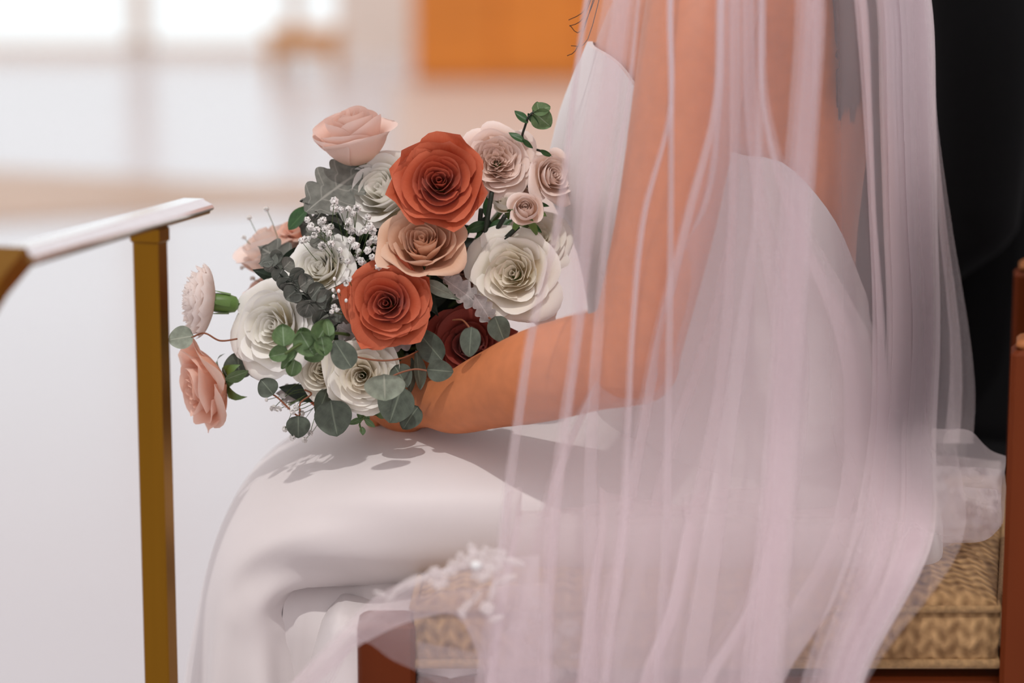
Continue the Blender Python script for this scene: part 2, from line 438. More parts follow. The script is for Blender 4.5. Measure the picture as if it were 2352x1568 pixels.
# post, square, turned a little so two faces show
py_ = -.235
pc = P(346, 620, py_)
pa = R(-20); X_ = Vector((math.cos(pa), math.sin(pa), 0)); Y_ = Vector((-math.sin(pa), math.cos(pa), 0))
pw = M(84, py_)
obj('post', box((pc.x, pc.y, zr / 2 - .003), pw * .80, pw * .62, zr - .006, .0015, (X_, Y_, Vector((0, 0, 1)))), m_brass, rail_t, smooth=False)
obj('collar', box((pc.x, pc.y, zr - .016), pw * .92, pw * .74, .014, .002, (X_, Y_, Vector((0, 0, 1)))), m_brass, rail_t, smooth=False)
obj('foot_plate', box((pc.x, pc.y, .006), .10, .10, .012, .002, (X_, Y_, Vector((0, 0, 1)))), m_brass, rail_t, smooth=False)

# ------------------------------------------------------------------ chairs
YN, YF = -.245, .235                 # near and far side of the bride's chair
XF = P(820, 1480, YN).x; XR = P(2298, 1480, YN).x
ZS = P(2100, 1385, YN + .02).z       # seat top
def make_chair(dx, dy, label, group):
    t = thing('chair', ((XF + XR) / 2, (YN + YF) / 2, 0), label, 'chair', group)
    o = Vector((0, 0, 0))
    def sk_(o_):
        for v in o_.data.vertices:      # the chair is wider at its far side
            q = v.co + t.location
            v.co.x += .21 * (q.y - YN) * (q.x - XF) / (XR - XF)
            v.co += Vector((dx, dy, 0)) * 0
        o_.data.update()
    pwid = M(140, YN)
    for y in (YN + .022, YF - .022):
        obj('leg', box(o + Vector((XF + pwid / 2, y, (ZS - .012) / 2)), pwid, .044, ZS - .012, .004), m_wood, t, smooth=False)
        zj = P(2330, 806, YN).z
        bp = obj('back_post', box(o + Vector((XR + .034, y, zj / 2)), .068, .046, zj, .004), m_wood, t, smooth=False)
        sh = obj('shoulder', box(o + Vector((XR + .034, y, zj + .004)), .060, .040, .008, .003), m_wood2, bp, smooth=False)
        ztop = P(2345, 330, YN).z
        prs = [(zj + .006, .020), (zj + .02, .0235), (zj + .05, .021), ((zj + ztop) / 2, .0235), (ztop - .03, .020), (ztop - .012, .022), (ztop, .014), (ztop + .012, .002)]
        obj('finial', tube([o + Vector((XR + .036, y, z)) for z, r in prs], [r for z, r in prs], 14), m_wood2, bp)
    x0, x1 = XF + pwid - .002, XR + .01
    zb = P(2100, 1545, YN).z
    for y in (YN + .026, YF - .026):
        obj('side_rail', box(o + Vector(((x0 + x1) / 2, y, zb - .033)), x1 - x0, .028, .05, .003), m_wood, t, smooth=False)
    obj('front_rail', box(o + Vector((XF + pwid / 2, 0, zb - .033)), .03, YF - YN - .09, .05, .003), m_wood, t, smooth=False)
    # upholstered seat: bulging box with rounded top
    rows = []
    ca, cb = x0 + .002, x1 - .012
    ya, yb = YN + .008, YF - .008
    lev = [(zb, .004), (zb + .006, 0), (ZS - .006, -.001), (ZS, .003), (ZS + .006, .02), (ZS + .012, .07), (ZS + .014, .14)]
    for z, ins in lev:
        r = []; n = 12
        for i in range(n): r.append(o + Vector((lerp(ca + ins, cb - ins, i / n), ya + ins, z)))
        for i in range(n): r.append(o + Vector((cb - ins, lerp(ya + ins, yb - ins, i / n), z)))
        for i in range(n): r.append(o + Vector((lerp(cb - ins, ca + ins, i / n), yb - ins, z)))
        for i in range(n): r.append(o + Vector((ca + ins, lerp(yb - ins, ya + ins, i / n), z)))
        rows.append(r)
    s = obj('seat_cushion', rings(rows), m_weave, t)
    for z, rr in ((ZS - .001, .0032), (zb + .006, .0042)):
        k = .002
        loop = [Vector((ca, ya - k, z)), Vector((cb, ya - k, z)), Vector((cb + k, yb, z)), Vector((ca, yb + k, z)), Vector((ca - k, ya, z))]
        obj('piping', tube([o + p for p in loop], rr, 8), m_weave_d, s)
    # black padded back between the posts
    zlo, zhi = ZS + .09, P(2345, 430, YN).z
    obj('back_pad', box(o + Vector((XR + .045, 0, (zlo + zhi) / 2)), .03, YF - YN - .092, zhi - zlo, .010), m_blackpad, t)
    obj('lower_back_rail', box(o + Vector((XR + .042, 0, zb - .02)), .03, YF - YN - .092, .07, .004), m_wood, t, smooth=False)
    for c_ in [k for k in t.children_recursive]: sk_(c_)
    t.location += Vector((dx, dy, 0))
    return t
make_chair(0, 0, 'wooden chair with tan woven seat under the bride', None)
# plain black bench for the man beside her
t = thing('bench', (.40, .66, 0), 'black padded bench under the man in the black suit', 'bench')
obj('seat_pad', box((.40, .66, .42), .52, .40, .06, .015), m_blackpad, t)
for sx in (-1, 1):
    for sy in (-1, 1): obj('leg', box((.40 + sx * .22, .66 + sy * .16, .195), .035, .035, .39, .004), m_blackpad, t, smooth=False)

# ------------------------------------------------------------------ the bride
YM = .03                                        # her middle plane
SEC = [  # py, front px, back px, half width (m), exponent
    (-170, 1560, 1850, .085), (-110, 1500, 1905, .150), (-20, 1420, 1955, .160), (120, 1360, 1985, .150), (280, 1305, 1992, .142), (430, 1285, 1975, .138),
    (560, 1345, 1962, .130), (700, 1375, 1965, .125), (850, 1385, 2005, .140), (1000, 1395, 2090, .165), (1120, 1430, 2140, .185), (1250, 1500, 2150, .18), (1330, 1560, 2120, .14)]
def sec(py, q, grow=0.0):
    """point of her trunk at frame height py, angle q: 0 front, 90 near side, 180 back"""
    f = curve([(s[0], s[1]) for s in SEC], py); b = curve([(s[0], s[2]) for s in SEC], py); hw = curve([(s[0], s[3]) for s in SEC], py)
    F_, B_ = P(f, py, YM), P(b, py, YM)
    c = (F_ + B_) / 2; hx = (B_.x - F_.x) / 2 + grow; hw += grow
    cq, sq = math.cos(q), math.sin(q); e = 2.3
    return Vector((c.x - hx * math.copysign(abs(cq) ** (2 / e), cq), YM - hw * math.copysign(abs(sq) ** (2 / e), sq), c.z))
bride = thing('person', (P(1800, 1300, YM).x, YM, 0), 'seated bride in ivory dress and long tulle veil holding the bouquet', 'person')
V = Vector
trunk = rings([[sec(py, 2 * pi * i / 28) for i in range(28)] for py in range(-170, 1331, 50)])
# near arm
n_sh = P(1625, -70, -.115); n_el = P(1455, 820, -.205); n_wr = P(985, 925, -.075)
arm_n = limb([(n_sh, .050, .048), (P(1590, 150, -.165), .047, .046), (P(1535, 480, -.195), .043, .042), (P(1480, 720, -.205), .040, .039), (n_el, .038, .038)], up=V((0, 1, 0)))
fore_n = limb([(P(1462, 835, -.203), .036, .036), (P(1360, 832, -.195), .041, .039), (P(1235, 862, -.165), .0405, .038), (P(1130, 895, -.125), .034, .032), (P(1045, 925, -.095), .028, .026), (n_wr, .0225, .020), (P(950, 932, -.06), .021, .017)], up=V((0, 0, 1)))
# far arm, mirrored, reaching to the same handle
f_sh = P(1640, -70, .18)
arm_f = limb([(f_sh, .050, .048), (P(1590, 200, .225), .045, .044), (P(1500, 520, .25), .040, .040), (P(1440, 760, .25), .036, .036)], up=V((0, 1, 0)))
fore_f = limb([(P(1440, 770, .25), .036, .036), (P(1300, 820, .21), .039, .037), (P(1130, 860, .12), .030, .028), (P(1030, 890, .06), .022, .019)], up=V((0, 0, 1)))
# bouquet handle
H0, H1 = P(862, 800, -.005), P(985, 968, -.005)
hax = (H1 - H0).normalized(); hs = V((0, 1, 0)); hp = hax.cross(hs).normalized()     # hp across, in the picture plane
def around(k, a, r): return H0.lerp(H1, k) + (hs * -math.cos(a) + hp * math.sin(a)) * r
hand_bits = [limb([(P(952, 930, -.062), .020, .015), (around(.62, -.5, .034), .030, .013), (around(.58, .15, .033), .033, .011), (around(.56, .55, .033), .030, .010)], up=hax)]
for k0, rr, ln in ((.36, .0078, 2.5), (.50, .0086, 2.9), (.64, .0085, 2.8), (.77, .0075, 2.4)):
    pts = [(around(k0, .35 + ln * s, .030 - .004 * s), rr * (1 - .18 * s), rr * (1 - .18 * s)) for s in (0, .33, .66, 1)]
    hand_bits.append(limb(pts, 5, 10, up=hax))
hand_bits.append(limb([(around(.66, -.7, .036), .012, .011), (around(.42, -.9, .036), .0105, .010), (around(.22, -.7, .031), .0092, .009), (around(.05, -.45, .029), .008, .007)], 5, 10, up=hs))
hand_f = [limb([(P(1030, 890, .06), .020, .016), (around(.85, pi - .6, .034), .028, .012), (around(.62, pi - .2, .040), .030, .011)], up=hax)]
for k0 in (.40, .53, .66, .79):
    hand_f.append(limb([(around(k0, pi - .1 + 1.9 * s, .043 - .002 * s), .0082 * (1 - .15 * s), .0082 * (1 - .15 * s)) for s in (0, .35, .7, 1)], 5, 10, up=hax))
hand_f.append(limb([(around(.70, pi - .6, .040), .011, .010), (around(.45, pi - .9, .041), .010, .009), (around(.25, pi - .8, .038), .008, .008)], 5, 10, up=hs))
# neck and head (above the frame)
zn = P(1700, -170, YM).z; xh = P(1680, -170, YM).x
neck = limb([(V((xh, YM, zn - .04)), .062, .07), (V((xh - .012, YM, zn + .05)), .05, .052), (V((xh - .025, YM, zn + .12)), .052, .05)], up=V((1, 0, 0)))
hc = V((xh - .04, YM, zn + .205))
head = rings([ell(hc + V((-.006 * math.sin(a * 1.0), 0, .112 * math.sin(a))), V((.094, 0, 0)) * max(.02, math.cos(a)) ** .75, V((0, .072, 0)) * max(.02, math.cos(a)) ** .75, 24) for a in [R(x) for x in range(-88, 89, 8)]])
jaw = limb([(hc + V((-.005, 0, -.05)), .06, .055), (hc + V((-.062, 0, -.098)), .026, .028)], up=V((0, 0, 1)))
nose = limb([(hc + V((-.09, 0, .012)), .010, .008), (hc + V((-.112, 0, -.026)), .011, .012)], up=V((0, 0, 1)))
lips = limb([(hc + V((-.088, -.018, -.058)), .007, .006), (hc + V((-.096, 0, -.058)), .009, .008), (hc + V((-.088, .018, -.058)), .007, .006)], up=V((0, 0, 1)))
brow = limb([(hc + V((-.078, -.045, .028)), .009, .009), (hc + V((-.094, 0, .03)), .011, .010), (hc + V((-.078, .045, .028)), .009, .009)], up=V((0, 0, 1)))
ears = [limb([(hc + V((.012, s * .072, .02)), .017, .007), (hc + V((.002, s * .074, -.018)), .012, .006)], up=V((1, 0, 0))) for s in (-1, 1)]
# legs under the dress
legs = []
for s in (-1, 1):
    y = YM + s * .085
    legs.append(limb([(P(1950, 1190, y), .070, .07), (P(1500, 1190, y), .062, .066), (P(1000, 1195, y), .050, .056), (P(800, 1215, y), .042, .048)], up=V((0, 0, 1))))
    kx = P(700, 1250, y)
    legs.append(limb([(kx, .042, .044), (kx + V((.0, 0, -.16)), .040, .044), (kx + V((.0, 0, -.34)), .030, .030), (V((kx.x, y, .07)), .028, .030)], up=V((1, 0, 0))))
    legs.append(limb([(V((kx.x + .015, y, .045)), .030, .028), (V((kx.x - .03, y, .035)), .028, .034), (V((kx.x - .07, y, .022)), .016, .034)], up=V((0, 0, 1))))
fuse('body', join(trunk, arm_n, fore_n, arm_f, fore_f, *hand_bits, *hand_f, neck, head, jaw, nose, lips, brow, *ears, *legs), .0042, m_skin, bride, 5)
for s in (-1, 1):
    e = limb([(hc + V((-.078, s * .031, .012)), .011, .011), (hc + V((-.079, s * .031, .012)), .011, .011)], 2, 12)
    obj('eye', e, plain('eye white %d' % s, (.8, .78, .76), .2), bride)
# hair: gathered cap and long lengths down the back
cap = rings([ell(hc + V((.012, 0, .010 + .115 * math.sin(a))), V((.105, 0, 0)) * max(.02, math.cos(a)) ** .75, V((0, .083, 0)) * max(.02, math.cos(a)) ** .75, 24) for a in [R(x) for x in range(-20, 89, 9)]])
locks = []
rnd = random.Random(3)
for i in range(70):
    q = R(rnd.uniform(128, 232)); gr = rnd.uniform(.006, .018)
    dq = R(rnd.uniform(-4, 4))
    top = hc + V((.085, -math.sin(q) * .06, rnd.uniform(-.03, .03)))
    up0 = sec(-150, q, gr + .02); up0.x = max(up0.x, top.x)
    end_py = 236 + rnd.uniform(-22, 30)
    ctrl = [top, up0, sec(-40, q, gr), sec(110, q + dq, gr), sec(end_py, q + dq * 2, gr)]
    locks.append(tube(spl(ctrl, 16), [.0075 if k < 13 else .0075 - .0018 * (k - 12) for k in range(17)], 6))
for (ax_, ay_), (bx_, by_), (cx_, cy_) in (((1372, -60), (1345, 20), (1306, 46)), ((1375, -50), (1340, 40), (1308, 60)), ((1380, -40), (1335, 70), (1309, 58)), ((1380, -60), (1330, 100), (1303, 128)), ((1390, -60), (1350, 90), (1312, 105))):
    locks.append(tube(spl([P(ax_, ay_, -.06), P(bx_, by_, -.08), P(cx_, cy_, -.09)], 8), .00035, 5))
obj('hair', join(cap, *locks), m_hair, bride)

# dress: bodice (low at the back) ...
TOP = [(0, 95), (40, 130), (70, 250), (92, 318), (105, 335), (125, 440), (150, 610), (180, 735)]
def topq(q):
    a = abs(((math.degrees(q) + 180) % 360) - 180); return curve(TOP, a)
nq, nl = 72, 26
rows = [[None] * nq for _ in range(nl)]
for i in range(nq):
    q = 2 * pi * i / nq; tp = topq(q)
    for j in range(nl):
        py = lerp(tp, 1110, j / (nl - 1))
        # drawn creases round the waist
        s_ = math.sin(q)
        cr = .0016 * math.sin(py / 17. + 5 * math.sin(q) + 2 * q) * sstep(600, 760, py) * (1 if s_ > 0 else 0)
        rows[j][i] = sec(py, q, .0065 + cr + .004 * sstep(0, 300, py) )
bod_v, bod_f = grid(rows, True)
rim = [[p for p in rows[0]], [p.lerp(V((sum(x.x for x in rows[0]) / nq, YM, p.z)), .035) for p in rows[0]]]
# ... and skirt: rings along the lap, round the knee and down to the floor
XP = lambda px, py: P(px, py, YM - .09)
SK = [  # outer (top/front) px,py ; inner px,py ; half width ; y centre ; ripple
    (2168, 1190, 2166, 1240, .05), (2150, 1110, 2150, 1330, .13), (2110, 1040, 2110, 1352, .175), (2030, 985, 2030, 1356, .195), (1900, 962, 1900, 1356, .20),
    (1700, 968, 1700, 1356, .20), (1500, 972, 1500, 1354, .20), (1300, 975, 1300, 1350, .198), (1120, 977, 1120, 1348, .195), (960, 985, 965, 1346, .192), (860, 998, 870, 1345, .19), (770, 1022, 800, 1345, .187),
    (690, 1052, 752, 1347, .184), (620, 1092, 728, 1350, .182), (560, 1140, 712, 1356, .182), (515, 1196, 704, 1366, .183), (487, 1252, 702, 1384, .185), (468, 1312, 706, 1410, .188), (455, 1370, 712, 1445, .19),
    (445, 1440, 722, 1500, .195), (437, 1520, 735, 1570, .20), (430, 1620, 750, 1660, .205), (418, 1800, 770, 1830, .215), (400, 2000, 800, 2020, .225), (380, 2250, 830, 2260, .24)]
sk = []
nr = 96
for k, (ox, oy, ix, iy, hw) in enumerate(SK):
    O, I = XP(ox, oy), XP(ix, iy)
    O.y = I.y = YM + .004
    c = (O + I) / 2; a = (O - I) / 2
    u = sstep(15, 22, k)
    r = []
    for i in range(nr):
        q = 2 * pi * i / nr; cq, sq = math.cos(q), math.sin(q); e = 2.5
        p = c + a * math.copysign(abs(cq) ** (2 / e), cq) + V((0, -hw, 0)) * math.copysign(abs(sq) ** (2 / e), sq)
        # hanging folds
        rip = math.sin(q * 11 + .5) * .010 + math.sin(q * 7 + 1.9) * .007 + math.sin(q * 17 + k * .03) * .003
        out = (a.normalized() * cq + V((0, -1, 0)) * sq)
        p = p + out * rip * u * (.3 + .7 * sstep(17, 24, k))
        # pulled creases below the thigh
        p = p + out * (.004 * math.sin(q * 9 + k * 1.1) * sstep(.8, 1.6, q) * (1 - sstep(2.4, 3.0, q)) * sstep(8, 12, k) * (1 - sstep(15, 18, k)))
        r.append(p)
    sk.append(r)
fl = V((0, 0, .004))
last = [V((p.x, p.y, .006)) for p in sk[-1]]
skirt_v, skirt_f = rings(sk + [last], True)
# refine skirt along its length
def refine(rs, m):
    k = len(rs); n = len(rs[0]); out = []
    cols = [spl([rs[j][i] for j in range(k)], m * (k - 1)) for i in range(n)]
    return [[cols[i][j] for i in range(n)] for j in range(m * (k - 1) + 1)]
skirt = rings(refine(sk, 3) + [last], True)
dress = obj('dress', join((bod_v, bod_f), grid(rim, True), skirt), m_dress, bride)
rows = []
for j in range(20):
    v_ = j / 19
    rows.append([P(lerp(lerp(660, 560, v_), lerp(1250, 1150, v_), i / 23), lerp(1285 + 15 * math.sin(i * .5), 2440, v_), -.125 + .012 * math.sin(i * 1.3 + v_ * 2) * sstep(0, .3, v_) + .03 * (1 - sstep(0, .12, v_))) for i in range(24)])
obj('underskirt', grid(rows), m_dress, bride)
# loose drape of the skirt between knee and chair leg
rows = []
for j in range(34):
    v_ = j / 33
    row = []
    for i in range(30):
        u_ = i / 29
        lx = curve([(0, 738), (.12, 712), (.3, 660), (.55, 590), (.8, 500), (1, 430)], v_); rx = curve([(0, 1180), (.3, 1120), (.6, 1060), (1, 980)], v_)
        ty = curve([(0, 1350), (.25, 1372), (.45, 1362), (1, 1312)], u_)
        py = lerp(ty, 2440, v_ ** 1.15)
        px = lerp(lx, rx, u_)
        yy = -.205 + .13 * (1 - sstep(0, .16, u_)) ** 2 - .018 * math.sin(v_ * pi) + .014 * math.sin(u_ * 13 + v_ * 3) * sstep(.05, .4, v_) - .02 * v_ + .09 * (1 - sstep(0, .10, v_))
        row.append(P(px, py, yy))
    rows.append(row)
obj('train', grid(rows), m_dress, bride, label='loose fold of the ivory skirt beside the chair leg')

# ------------------------------------------------------------------ veil
def ybase(px, py):
    wrap = sstep(1840, 2200, px) * .26 * (1 - sstep(950, 1330, py)) 
    top = .25 * sstep(-150, -850, py)
    flare = -.10 * sstep(900, 1700, py)
    return -.272 + wrap + top + flare
def veil_sheet(knots, pys, per=14, amp=.004, dpt=.011, seed=0, y_off=0.0, dens=None):
    """knots: list of (py -> px) tables met in order; doubling back makes a pleat"""
    rows = []
    nk = len(knots)
    for py in pys:
        row = []
        xs = [curve(k, py) for k in knots]
        for s in range(nk - 1):
            m = per
            for i in range(m + (1 if s == nk - 2 else 0)):
                t = i / m
                tt = .5 - .5 * math.cos(pi * t) if dens is None else t
                px = lerp(xs[s], xs[s + 1], tt)
                # each pass of a pleat lies at its own depth
                d0 = dpt * (s % 2) + .004 * math.sin(s * 2.1); d1 = dpt * ((s + 1) % 2) + .004 * math.sin((s + 1) * 2.1)
                y = ybase(px, py) + y_off + lerp(d0, d1, tt)
                n = noise.noise(V((px * .010 + seed * 7, py * .0011, seed)))
                n2 = noise.noise(V((px * .03 + seed * 3, py * .0016, seed + 5)))
                row.append(P(px, py, y + amp * (2.2 * n + n2) * sstep(-300, 200, py)))
        rows.append(row)
    return grid(rows)
def K(*v):
    ys = (0, 250, 500, 760, 1000, 1250, 1568)
    base = [(y, x) for y, x in zip(ys, v)]
    x0 = v[0]
    return [(-900, 1690 + (x0 - 1690) * .22), (-300, 1690 + (x0 - 1690) * .86)] + base + [(2300, v[-1] + (v[-1] - v[-2]) * 1.2)]
PYS = [-900, -700, -500, -350, -250] + list(range(-180, 1600, 30)) + [1650, 1750, 1850, 2000, 2150, 2300]
def mixk(a, b, t): return [(y, lerp(x, x2, t)) for (y, x), (_, x2) in zip(a, b)]
def pleat(a, b, n):
    """n passes over the strip between a and b"""
    out = []
    for k in range((n - 1) // 2):
        j = k / max(1, (n - 1) // 2)
        out += [mixk(a, b, 1 - .30 * j + (.12 if k % 2 else 0) * 0), mixk(a, b, .34 * ((k * 2) % 3) / 2)]
    return out
L1 = [K(1340, 1305, 1272, 1208, 1172, 1138, 1112)]      # left edge, hem doubled
L1 += pleat(K(1343, 1309, 1276, 1214, 1176, 1144, 1118), K(1354, 1320, 1293, 1232, 1196, 1166, 1142), 3)
L1 += pleat(K(1385, 1345, 1318, 1312, 1278, 1250, 1235), K(1458, 1424, 1372, 1340, 1308, 1282, 1268), 5)
L1 += pleat(K(1462, 1432, 1390, 1362, 1345, 1340, 1338), K(1470, 1446, 1402, 1386, 1372, 1372, 1372), 3)
L1 += pleat(K(1531, 1533, 1470, 1444, 1432, 1418, 1376), K(1546, 1546, 1486, 1460, 1450, 1440, 1400), 5)
L1 += pleat(K(1534, 1536, 1534, 1530, 1526, 1520, 1500), K(1547, 1548, 1548, 1546, 1542, 1540, 1524), 3)
L1 += pleat(K(1742, 1738, 1728, 1690, 1650, 1610, 1560), K(1760, 1754, 1745, 1720, 1690, 1660, 1620), 3)
L1 += pleat(K(1826, 1812, 1790, 1772, 1755, 1735, 1700), K(1897, 1884, 1868, 1850, 1835, 1822, 1800), 7)
L1 += pleat(K(1962, 1982, 1996, 2004, 1995, 1950, 1840), K(1992, 2004, 2014, 2034, 2040, 2015, 1905), 5)
L1 += pleat(K(2016, 2024, 2030, 2040, 2030, 2000, 1890), K(2085, 2100, 2105, 2100, 2080, 2050, 1950), 7)
L1 += pleat(K(2050, 2060, 2070, 2085, 2070, 2055, 1925), K(2132, 2143, 2148, 2150, 2140, 2130, 1975), 9)
L1 += [K(2140, 2152, 2164, 2186, 2195, 2208, 1992)]
veil = obj('veil', veil_sheet(L1, PYS, 12, seed=1), m_tulle, bride, label='sheer lavender white tulle veil falling in long folds')
# second tier, beginning at the slanted edge
PY2 = [-900, -700, -500, -350, -250] + list(range(-180, 1600, 30)) + [1650, 1750, 1850, 2000, 2150]
L2 = [K(1644, 1632, 1566, 1500, 1452, 1402, 1322), K(1660, 1650, 1590, 1530, 1485, 1440, 1370), K(1648, 1636, 1572, 1508, 1462, 1414, 1338),
      K(1690, 1690, 1690, 1680, 1650, 1600, 1540), K(1676, 1676, 1672, 1655, 1620, 1565, 1500),
      K(1722, 1730, 1760, 1800, 1800, 1780, 1720), K(1705, 1710, 1735, 1770, 1765, 1740, 1670),
      K(1750, 1760, 1830, 1950, 1980, 1930, 1740), K(1745, 1750, 1810, 1915, 1940, 1895, 1710),
      K(1757, 1772, 1850, 1990, 2060, 2020, 1790)]
obj('veil_tier', veil_sheet(L2, PY2, 12, seed=4, y_off=.022), m_tulle2, bride)
L4 = [K(1650, 1642, 1600, 1430, 1300, 1215, 1150), K(1664, 1658, 1616, 1452, 1325, 1245, 1190), K(1654, 1646, 1604, 1436, 1308, 1226, 1165),
      K(1700, 1700, 1690, 1640, 1560, 1500, 1420), K(1690, 1690, 1676, 1618, 1535, 1470, 1385),
      K(1730, 1740, 1770, 1850, 1850, 1800, 1640), K(1722, 1730, 1755, 1825, 1820, 1768, 1600),
      K(1750, 1766, 1840, 1960, 2010, 1995, 1800)]
obj('veil_under_tier', veil_sheet(L4, [y for y in PY2 if y > -400 or True], 12, seed=12, y_off=.040), m_tulle2, bride)
L6 = [K(2012, 2020, 2028, 2036, 2020, 1990, 1880)]
L6 += pleat(K(2022, 2034, 2044, 2056, 2044, 2020, 1905), K(2140, 2150, 2154, 2160, 2150, 2140, 1985), 5)
L6 += [K(2134, 2144, 2150, 2158, 2150, 2140, 1980)]
obj('veil_side_fall', veil_sheet(L6, PY2, 12, seed=30, y_off=.016), m_tulle5, bride)
# lower flounce over the side of the seat
PY5 = [1180 + 20 * k for k in range(28)] + [1800, 1950, 2100]
def K5(a, b, c): return [(1180, a), (1400, b), (1568, c), (2100, c + (c - b) * 1.6)]
L5 = [K5(1160, 1118, 1092), K5(1200, 1160, 1140), K5(1185, 1142, 1120), K5(1400, 1370, 1350), K5(1380, 1345, 1325), K5(1600, 1560, 1500), K5(1575, 1530, 1468), K5(1800, 1740, 1640), K5(1780, 1710, 1610), K5(1990, 1905, 1800)]
v5, f5 = veil_sheet(L5, PY5, 10, seed=20, y_off=.012)
n5 = len(v5) // len(PY5)
for i in range(n5):                       # uneven upper edge lying on the lap
    v5[i] = v5[i] + V((0, .05, .010 * math.sin(i * .21)))
obj('veil_flounce', (v5, f5), m_tulle4, bride)
# outer flare at the back, down to the seat
PY3 = [-900, -700, -500, -350, -250] + list(range(-180, 1010, 30)) + [1018]
def K3(*v):
    ys = (0, 250, 500, 760, 900, 1000)
    return [(-900, 1690 + (v[0] - 1690) * .22), (-300, 1690 + (v[0] - 1690) * .86)] + [(y, x) for y, x in zip(ys, v)]
L3 = [K3(2050, 2070, 2080, 2060, 2040, 2020), K3(2110, 2120, 2130, 2140, 2130, 2120), K3(2095, 2105, 2112, 2118, 2105, 2095),
      K3(2136, 2148, 2172, 2205, 2210, 2205), K3(2128, 2138, 2155, 2180, 2180, 2170), K3(2138, 2151, 2184, 2226, 2240, 2236)]
obj('veil_back_fall', veil_sheet(L3, PY3, 10, seed=8, y_off=.035), m_tulle2, bride)
# tulle gathered on the seat behind her
def pool(px0, px1, top, bot, y0, seed, bulge=.05, nx=40, ny=26, amp=.010):
    rows = []
    for j in range(ny):
        v_ = j / (ny - 1); row = []
        for i in range(nx):
            u_ = i / (nx - 1); px = lerp(px0, px1, u_)
            t_, b_ = curve(top, px), curve(bot, px)
            py = lerp(t_, b_, v_)
            n = noise.noise(V((px * .012 + seed, py * .014, seed * 1.7))) + .5 * noise.noise(V((px * .03, py * .03 + seed, seed)))
            y = y0 - bulge * math.sin(v_ * pi * .8) + amp * 1.6 * n
            row.append(P(px + 8 * n, py + 5 * n, y))
        rows.append(row)
    return grid(rows)
pt = [(1880, 985), (2060, 978), (2180, 985), (2235, 993), (2270, 1030), (2310, 1046)]
pb = [(1880, 1330), (2050, 1330), (2150, 1270), (2215, 1242), (2262, 1236), (2310, 1200)]
obj('veil_gather', join(pool(1960, 2306, pt, pb, -.02, 1), pool(2040, 2300, [(1900, 1080), (2180, 1070), (2310, 1078)], pb, -.055, 2.3, .04, amp=.022),
    pool(2150, 2296, [(2100, 1150), (2200, 1120), (2310, 1130)], [(2100, 1250), (2215, 1244), (2262, 1240), (2310, 1204)], -.085, 5.1, .035, amp=.026),
    pool(1990, 2298, [(1900, 1020), (2310, 1060)], [(1900, 1340), (2150, 1275), (2310, 1205)], .03, 9.4, .02, amp=.022)), m_tulle3, bride)
# lower left edge of the veil lying over skirt and chair leg
def swag(top, bot, px0, px1, y0, seed, nx=48, ny=30, amp=.006, per=8):
    rows = []
    for j in range(ny):
        v_ = j / (ny - 1); row = []
        for i in range(nx):
            px = lerp(px0, px1, i / (nx - 1)); py = lerp(curve(top, px), curve(bot, px), v_)
            n = noise.noise(V((px * .008 + seed, py * .004, seed)))
            row.append(P(px, py, y0 + amp * n * 2 - .012 * math.sin(v_ * pi)))
        rows.append(row)
    return grid(rows)
obj('veil_hem', swag([(640, 1600), (740, 1490), (860, 1372), (1000, 1310), (1130, 1282), (1400, 1270)], [(640, 1640), (740, 1560), (830, 1480), (1000, 1412), (1070, 1440), (1130, 1640), (1200, 2100), (1300, 2200)], 600, 1240, -.345, 2), m_tulle4, bride)
obj('veil_hem', swag([(600, 1640), (740, 1500), (860, 1400), (1000, 1360), (1400, 1330)], [(600, 1740), (740, 1600), (822, 1476), (900, 1515), (1000, 1568), (1100, 1680), (1200, 2000), (1300, 2200)], 600, 1260, -.352, 6), m_tulle2, bride)
obj('veil_hem', swag([(822, 1442), (870, 1440), (960, 1472), (1060, 1492), (1150, 1508), (1400, 1540), (1700, 1560)], [(822, 1700), (900, 1760), (1060, 1900), (1300, 2200)], 960, 1280, -.348, 11), m_tulle2, bride)
obj('veil_hem', swag([(600, 1650), (700, 1560), (800, 1470), (822, 1450)], [(600, 2000), (700, 2000), (800, 2000), (822, 2000)], 590, 822, -.345, 15, amp=.01), m_tulle2, bride)
# lace motifs sewn along that edge
rnd = random.Random(21)
def motif(c, r, seed):
    rr = random.Random(seed); vf = []
    n = rr.choice((4, 5, 6)); a0_ = rr.uniform(0, 6)
    up_ = -DN
    for k in range(n):
        a = a0_ + 2 * pi * k / n; d = RT * math.cos(a) + up_ * math.sin(a); s = RT * -math.sin(a) + up_ * math.cos(a)
        L = r * rr.uniform(.75, 1.15)
        rows = []
        for j in range(5):
            v_ = j / 4; wd = L * .50 * math.sin(pi * min(.99, v_ * .78 + .22)) ** .6
            rows.append([c + d * (L * v_) + s * (wd * u) + FWD * (-.004 * math.sin(v_ * pi) - .002 * (1 - u * u)) for u in (-1, -.5, 0, .5, 1)])
        vf.append(grid(rows))
    return join(*vf)
def lace_leaf(px, py, L, Wd, ang, y):
    d = RT * math.cos(R(ang)) + UPV * math.sin(R(ang)); s = RT * -math.sin(R(ang)) + UPV * math.cos(R(ang)); c = P(px, py, y); L, Wd = M(L, y), M(Wd, y)
    return grid([[c + d * (L * (v_ - .5)) + s * (Wd / 2 * u * math.sin(pi * min(.985, v_ * .97 + .02)) ** .7) + FWD * (-.003 * (1 - u * u)) for u in (-1, -.5, 0, .5, 1)] for v_ in [k / 8 for k in range(9)]])
UPV = -DN
rosettes = [(1010, 1332, 30), (1062, 1290, 26), (1092, 1280, 30), (1120, 1272, 24), (1040, 1306, 24), (1108, 1312, 30), (1138, 1296, 24), (1085, 1262, 18), (1150, 1275, 22), (1000, 1312, 18), (1118, 1395, 20)]
